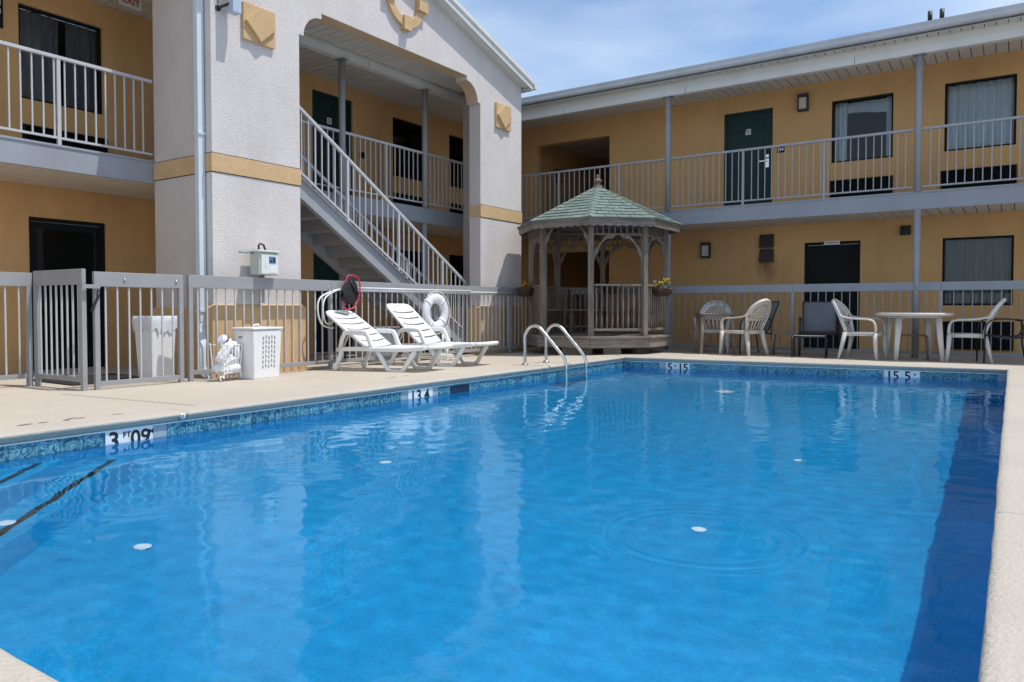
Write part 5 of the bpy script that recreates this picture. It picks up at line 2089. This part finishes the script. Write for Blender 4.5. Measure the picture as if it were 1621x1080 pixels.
tr_ = thing('towel_stand', 'white wire stand with rolled white towels beside the hamper', 'towel stand', (-7.58, 5.27, -.052), R(10), local=True)
s = MB()
for sy in (-1, 1):
    for sx in (-1, 1):
        y0, x0 = sy * .13, sx * .09
        s.tube([(x0, y0 * 1.25, .0 + .012), (x0, y0 * 1.42, .03), (x0, y0 * 1.38, .065), (x0, y0 * 1.15, .06), (x0, y0 * 1.02, .03), (x0, y0 * .95, .10), (x0, y0, .22), (x0, y0 * 1.18, .42), (x0, y0 * 1.25, .44)], .008, 7)
for z in (.10, .26, .42):
    k = 1 + .2 * max(0, z - .2) / .22
    s.tube([(-.09, -.13 * k, z), (.09, -.13 * k, z), (.09, .13 * k, z), (-.09, .13 * k, z)], .006, 6, closed=True)
for i in range(5):
    y = -.09 + .045 * i
    s.tube([(.09, y, .10), (.09, y * 1.2, .42)], .004, 6)
s.build('frame', 'offwhite', tr_)
rr = random.Random(9)
for (x, y, z, ax, az, r_, ln, st) in ((.0, -.04, .20, .5, .3, .06, .26, 0), (.02, .05, .25, -.6, .1, .055, .24, 0), (.03, -.06, .34, 1.0, .2, .06, .25, 0), (.0, .03, .43, -.7, .2, .062, .26, 1), (.04, .10, .36, -1.1, 0, .05, .22, 0), (.05, .0, .14, .2, .3, .055, .24, 0)):
    tw = MB()
    d = Vector((math.sin(az), math.cos(ax), math.sin(ax))).normalized()
    c = Vector((x, y, z))
    n_ = 10
    tw.sweep([c + d * (ln * (k / (n_ - 1) - .5)) + Vector((0, 0, -.015 * (2 * k / (n_ - 1) - 1) ** 2)) for k in range(n_)],
             [(r_ * rr.uniform(.88, 1.05) * (.8 if k in (0, n_ - 1) else 1), r_ * rr.uniform(.85, 1.05) * (.8 if k in (0, n_ - 1) else 1)) for k in range(n_)], 12)
    o = tw.build('rolled_towel', 'towel', tr_)
    if st:
        tb = MB()
        for q in (-.06, .05):
            tb.sweep([c + d * (q - .008), c + d * (q + .008)], (r_ * 1.04, r_ * 1.04), 14)
        tb.build('towel_stripe', 'towelblue', o)

bn_ = thing('trash_bin', 'tall white bin with a liner bag behind the gate', 'bin', (-8.42, 4.90, ZG), R(6), local=True)
bn_.scale = (.76, .72, .96)
s = MB()
s.add([(-.17, -.19, 0), (.17, -.19, 0), (.17, .19, 0), (-.17, .19, 0), (-.21, -.235, .76), (.21, -.235, .76), (.21, .235, .76), (-.21, .235, .76)],
      [(3, 2, 1, 0), (0, 1, 5, 4), (1, 2, 6, 5), (2, 3, 7, 6), (3, 0, 4, 7)])
s.build('body', 'plastic', bn_, bevel=.02)
lg = MB()
rr = random.Random(2)
N = 48
ring0, ring1 = [], []
vs_ = []
for lev, (ex, z) in enumerate(((.0, .79), (.012, .775), (.014, .72), (.010, .62))):
    for k in range(N):
        t = 2 * math.pi * k / N
        c_, s_ = math.cos(t), math.sin(t)
        m_ = max(abs(c_), abs(s_))
        j = rr.uniform(-.006, .008)
        zz = z + (rr.uniform(-.06, .03) if lev == 3 else 0)
        vs_.append((c_ / m_ * (.212 + ex + j), s_ / m_ * (.236 + ex + j), zz))
lg.add(vs_, [(a * N + k, a * N + (k + 1) % N, (a + 1) * N + (k + 1) % N, (a + 1) * N + k) for a in range(3) for k in range(N)], True)
lg.build('liner_bag', 'bag', bn_, fix=False)
mt_ = MB()
mt_.box(-9.6, -8.5, 4.0, 5.0, ZG, ZG + .012)
tag(mt_.build('door_mat', 'net', bevel=.004), 'black door mat on the walkway before the glazed door', 'mat')

bx = thing('control_box', 'grey-green metal control box above the fence rail on the white gable', 'control box', (-7.86, 6.05, 1.2))
s = MB()
s.box(-7.98, -7.80, 5.90, 6.19, 1.215, 1.50)
s.build('case', 'meter', bx, bevel=.006)
s = MB()
s.box(-7.799, -7.785, 5.925, 6.185, 1.225, 1.475)
s.build('door', 'meterlid', bx, bevel=.005)
s = MB()
s.box(-8.0, -7.77, 5.86, 6.22, 1.50, 1.522)
s.build('lid', 'meterlid', bx, bevel=.006)
s = MB()
s.box(-7.785, -7.781, 6.04, 6.14, 1.36, 1.445)
so_ = ident(s.build('display', 'lcd', bx))
s = MB()
s.box(-7.781, -7.779, 6.055, 6.08, 1.375, 1.40)
s.box(-7.781, -7.779, 6.10, 6.125, 1.375, 1.43)
s.build('display_mark', 'ink', so_)
s = MB()
s.box(-7.785, -7.781, 6.05, 6.16, 1.245, 1.33)
s.box(-7.785, -7.779, 5.985, 6.005, 1.32, 1.41)
s.build('paper_label', 'offwhite', bx)
s = MB()
s.tube([(-7.92, 5.70, 1.49), (-7.92, 5.9, 1.49)], .012, 8)
s.build('side_lever', 'grey', bx)
s = MB()
s.sweep([(-7.92, 5.99, 1.52), (-7.92, 5.985, 1.58), (-7.92, 6.01, 1.615), (-7.92, 6.06, 1.60), (-7.92, 6.09, 1.53)], (.016, .012), 8)
s.build('strap_handle', 'blackmetal', bx)
s = MB()
s.box(-7.97, -7.93, 6.02, 6.08, .86, 1.215)
s.build('mounting_post', 'grey', bx, bevel=.004)

# life ring on the fence with rope
lr = thing('life_ring', 'white foam life ring hanging on the fence with a coil of rope', 'life ring', (XFE + .1, 9.30, .72))
s = MB()
rc = Vector((XFE + .10, 9.30, .72))
s.sweep([rc + Vector((-.05 * math.cos(t) * 0, .235 * math.sin(t), .235 * math.cos(t))) for t in [i * 2 * math.pi / 40 for i in range(40)]], (.085, .055), 14, closed=True, up=(1, 0, 0))
s.build('ring', 'ring', lr)
for a in (40, 130, 220, 310):
    b = MB()
    t = R(a)
    c = rc + Vector((0, .235 * math.sin(t), .235 * math.cos(t)))
    rad = Vector((0, math.sin(t), math.cos(t)))
    tang = Vector((0, math.cos(t), -math.sin(t)))
    b.sweep([c + rad * (.089 * math.cos(q)) + Vector((1, 0, 0)) * (.06 * math.sin(q)) for q in [i * 2 * math.pi / 18 for i in range(18)]], (.004, .025), 6, closed=True, up=tang)
    b.build('strap', 'offwhite', lr)
rp = MB()
rp.tube([rc + Vector((.03, .345 * math.sin(t) * (1 + .03 * math.sin(9 * t)), .345 * math.cos(t))) for t in [i * 2 * math.pi / 40 for i in range(40)]], .007, 6, closed=True)
for k in range(5):
    o_ = .02 * k
    rp.tube([(XFE + .10 + .01 * k, 9.52 + o_, .50), (XFE + .12, 9.58 + o_, .30), (XFE + .12, 9.53 + .7 * o_, .12 - .02 * k), (XFE + .12, 9.46, .20), (XFE + .11, 9.45 + o_, .42)], .006, 6)
rr = random.Random(4)
coil = []
for i in range(90):
    t = i * .42
    coil.append((XFE + .30 + .14 * math.cos(t) * (1 + .2 * math.sin(t * .37)), 9.25 + .20 * math.sin(t) * (1 + .2 * math.cos(t * .51)), -.03 + .001 * i + .006 * math.sin(3 * t)))
rp.tube(coil, .007, 6)
rp.build('rope', 'rope', lr)

# skimmer net and pole on the fence
nt_ = thing('leaf_skimmer', 'pool leaf skimmer with red rim, black net and white pole hung on the fence', 'pool skimmer', (XFE + .08, 7.4, 1.05))
s = MB()
s.tube([(XFE + .06, 7.28, 1.05), (XFE + .055, 9.0, 1.06), (XFE + .05, 11.75, 1.075)], .015, 10)
s.build('pole', 'offwhite', nt_)
s = MB()
s.tube([(XFE + .075, 7.6, 1.085), (XFE + .07, 10.3, 1.09)], .012, 8)
s.build('pole', 'offwhite', nt_)
for y in (7.1, 8.05, 10.0):
    h = MB()
    h.tube([(XFE + .02, y, 1.10), (XFE + .04, y, 1.02), (XFE + .09, y, 1.02), (XFE + .10, y, 1.06)], .006, 6)
    h.build('hook', 'grey', nt_)
rimp = [(.0, 7.38, 1.25), (.01, 7.47, 1.262), (.015, 7.56, 1.24), (.02, 7.60, 1.17), (.025, 7.60, 1.05), (.04, 7.55, .90), (.045, 7.46, .80), (.04, 7.35, .77), (.03, 7.285, .80), (.02, 7.28, .90), (.01, 7.31, 1.05), (.0, 7.35, 1.18)]
s = MB()
s.tube([(XFE + .10 + x, y, z) for x, y, z in rimp], .011, 8, closed=True)
s.build('rim', 'red', nt_)
bg_ = MB()


def bagf(u, v):
    t = 2 * math.pi * u
    k = 1 - .75 * v
    return (XFE + .10 + .05 * v, 7.44 - .30 * v * (1 - .3 * v) + .145 * k * math.sin(t), 1.03 + .03 * math.sin(3 * t) * v - .06 * v + .19 * k * math.cos(t))


bg_.sheet(bagf, 20, 6)
bg_.build('net_bag', 'net', nt_, fix=False)
s = MB()
s.sweep([(XFE + .11, 7.43, 1.18), (XFE + .12, 7.46, 1.10), (XFE + .12, 7.53, 1.04), (XFE + .12, 7.56, 1.0)], (.02, .012), 8)
s.build('bracket', 'blackmetal', nt_)
hs_ = MB()
for k, (yy, zz) in enumerate(((6.85, .78), (6.94, .80))):
    hs_.tube(smooth([(XFE + .07 + .01 * k, 7.30, 1.06), (XFE + .08, 7.12 + .04 * k, 1.03), (XFE + .085, yy + .04, .93), (XFE + .085, yy, .75), (XFE + .08, yy + .07, .58), (XFE + .075, yy + .22, .52 + .1 * k), (XFE + .06, 7.15 + .03 * k, .52 + .1 * k)]), .012, 8)
tag(hs_.build('hose_loop', 'offwhite'), 'loops of thin white hose hanging on the fence left of the net', 'hose')
gb = MB()
gb.box(-8.62, -8.30, 9.0, 9.5, -.06, .52)
gbo = thing('storage_tote', 'grey plastic tote under the stairs behind the loungers', 'tote', (-8.45, 8.6, -.06))
gb = MB()
gb.add([(-8.75, 8.45, -.055), (-8.40, 8.45, -.055), (-8.40, 9.0, -.055), (-8.75, 9.0, -.055), (-8.79, 8.40, .46), (-8.36, 8.40, .46), (-8.36, 9.05, .46), (-8.79, 9.05, .46)],
       [(3, 2, 1, 0), (4, 5, 6, 7), (0, 1, 5, 4), (1, 2, 6, 5), (2, 3, 7, 6), (3, 0, 4, 7)])
gb.build('body', 'greyplastic', gbo, bevel=.015)
gb = MB()
gb.box(-8.80, -8.35, 8.39, 9.06, .465, .49)
gb.build('lid', 'greyplastic', gbo, bevel=.008)


# ------------------------------------------------------------------ small fixtures on the walls
def wall_lamp(w, u, z, label):
    t = thing('wall_lamp', label, 'wall lamp', w.p(u, 0, z), 0, 'brown wall lanterns')
    s = MB()
    wbox(w, s, u - .095, u + .095, 0.001, .03, z - .16, z + .16)
    wbox(w, s, u - .095, u + .095, .03, .12, z + .10, z + .16)
    wbox(w, s, u - .095, u + .095, .03, .11, z - .16, z - .13)
    wbox(w, s, u - .095, u - .075, .03, .11, z - .13, z + .10)
    wbox(w, s, u + .075, u + .095, .03, .11, z - .13, z + .10)
    s.build('housing', 'hoodmetal', t, bevel=.004)
    g = MB()
    wbox(w, g, u - .07, u + .07, .03, .105, z - .125, z + .095)
    g.build('lamp_glass', 'lamp_glass', t, bevel=.01)
    return t


wall_lamp(RW, -3.42, 4.76, 'brown lantern on the upper wall between the green door and window')
wall_lamp(RW, -5.33, 2.0, 'brown lantern on the ground-floor wall right of the gazebo')


class Pass(Wall):
    def p(s, u, d, z):
        return (-9.85 + d, u, z)


wall_lamp(Pass('L'), 16.6, 4.2, 'lantern on the side wall inside the upper breezeway')


def vent_hood(u, z, h, label, double=False):
    t = thing('vent_hood', label, 'vent hood', (u, YW, z), 0)
    for k in range(2 if double else 1):
        zz = z - k * .29
        s = MB()
        w = .135 if double else .085
        s.add([(u - w, YW - .001, zz - h / 2), (u + w, YW - .001, zz - h / 2), (u + w, YW - .001, zz + h / 2), (u - w, YW - .001, zz + h / 2),
               (u - w, YW - .12, zz - h / 2), (u + w, YW - .12, zz - h / 2), (u + w, YW - .05, zz + h / 2), (u - w, YW - .05, zz + h / 2)],
              [(0, 1, 2, 3), (7, 6, 5, 4), (0, 4, 5, 1), (1, 5, 6, 2), (2, 6, 7, 3), (3, 7, 4, 0)])
        s.build('hood', 'hoodmetal', t, bevel=.006)
    return t


vent_hood(-4.09, 2.13, .26, 'pair of brown vent hoods one above the other left of the doorway', True)
vent_hood(-1.63, 2.20, .17, 'single small brown vent hood left of the ground-floor window')
sg = thing('door_sign', 'small white sign on top of the dark ground-floor doorway', 'sign', (-2.88, YW, 2.05))
s = MB()
s.box(-3.02, -2.74, YW - .012, YW - .001, 2.00, 2.075)
s.build('plate', 'sign_white', sg, bevel=.002)
s = MB()
for i in range(9):
    s.box(-2.985 + i * .025, -2.97 + i * .025, YW - .0135, YW - .0122, 2.025, 2.05)
s.build('print', 'hoodmetal', sg)
sg = thing('room_number', 'small black room number plate right of the green door', 'sign', (-3.83, YW, 3.93))
s = MB()
s.box(-3.91, -3.77, YW - .012, YW - .001, 3.86, 3.985)
s.build('plate', 'black', sg, bevel=.002)
s = MB()
for i in range(3):
    s.box(-3.895 + i * .04, -3.868 + i * .04, YW - .014, YW - .0122, 3.895, 3.95)
s.build('print', 'sign_white', sg)
sg = thing('room_number', 'small black number plate on the left wing wall behind the stairs', 'sign', (XW, 10.62, 3.82))
s = MB()
s.box(XW + .001, XW + .012, 10.55, 10.69, 3.78, 3.90)
s.build('plate', 'black', sg, bevel=.002)
sg = thing('wall_plaque', 'dark rounded plaque on the upper left wall at the photo edge', 'sign', (XW, 4.2, 4.6))
s = MB()
s.box(XW + .001, XW + .015, 4.02, 4.30, 4.38, 4.92)
s.build('plate', 'black', sg, bevel=.006)
s = MB()
for i in range(3):
    s.box(XW + .0152, XW + .017, 4.17, 4.27, 4.56 + i * .11, 4.62 + i * .11)
s.build('print', 'sign_white', sg)
ex = thing('exit_sign', 'white EXIT sign with red letters under the upper left ceiling', 'sign', (-10.22, 5.6, 5.0))
s = MB()
s.box(-10.24, -10.20, 5.50, 5.80, 4.965, 5.109)
s.build('plate', 'sign_white', ex, bevel=.004)
me = text_mesh('EXIT', .12, 'sign_red', .002)
o = put('lettering', me, ex)
o.matrix_basis = Matrix(((0, 0, 1, -10.197), (1, 0, 0, 5.65), (0, 1, 0, 5.04), (0, 0, 0, 1)))
fx = thing('wall_fixture', 'pale blue box fixture on a bracket high on the white gable left of the diamond', 'wall fixture', (XG, 5.7, 4.4))
s = MB()
s.box(XG + .10, XG + .22, 5.60, 5.72, 4.38, 4.95)
s.build('box', 'paleblue', fx, bevel=.006)
s = MB()
s.tube([(XG, 5.54, 4.44), (XG + .06, 5.55, 4.45), (XG + .14, 5.61, 4.49)], .017, 8)
s.lathe([(.035, 0), (.035, .02)], (XG, 5.54, 4.44), 14, axis='x')
s.build('arm', 'hoodmetal', fx)
s = MB()
s.tube([(XG + .02, 5.53, 4.5), (XG + .05, 5.52, 4.62), (XG + .03, 5.50, 4.8), (XG + .02, 5.5, 5.0)], .005, 6)
s.tube([(XG + .14, 5.62, 4.58), (XG + .10, 5.56, 4.64), (XG + .05, 5.56, 4.78), (XG + .03, 5.56, 4.95)], .005, 6)
s.build('cable', 'ink', fx)

# sunlight reaches the pool floor through the water
sun_d.cycles.is_caustics_light = True
water.cycles.is_caustics_caster = True
for o in list(pool.children_recursive) + [o for o in bpy.data.objects if o.name.startswith('white_disc')]:
    o.cycles.is_caustics_receiver = True
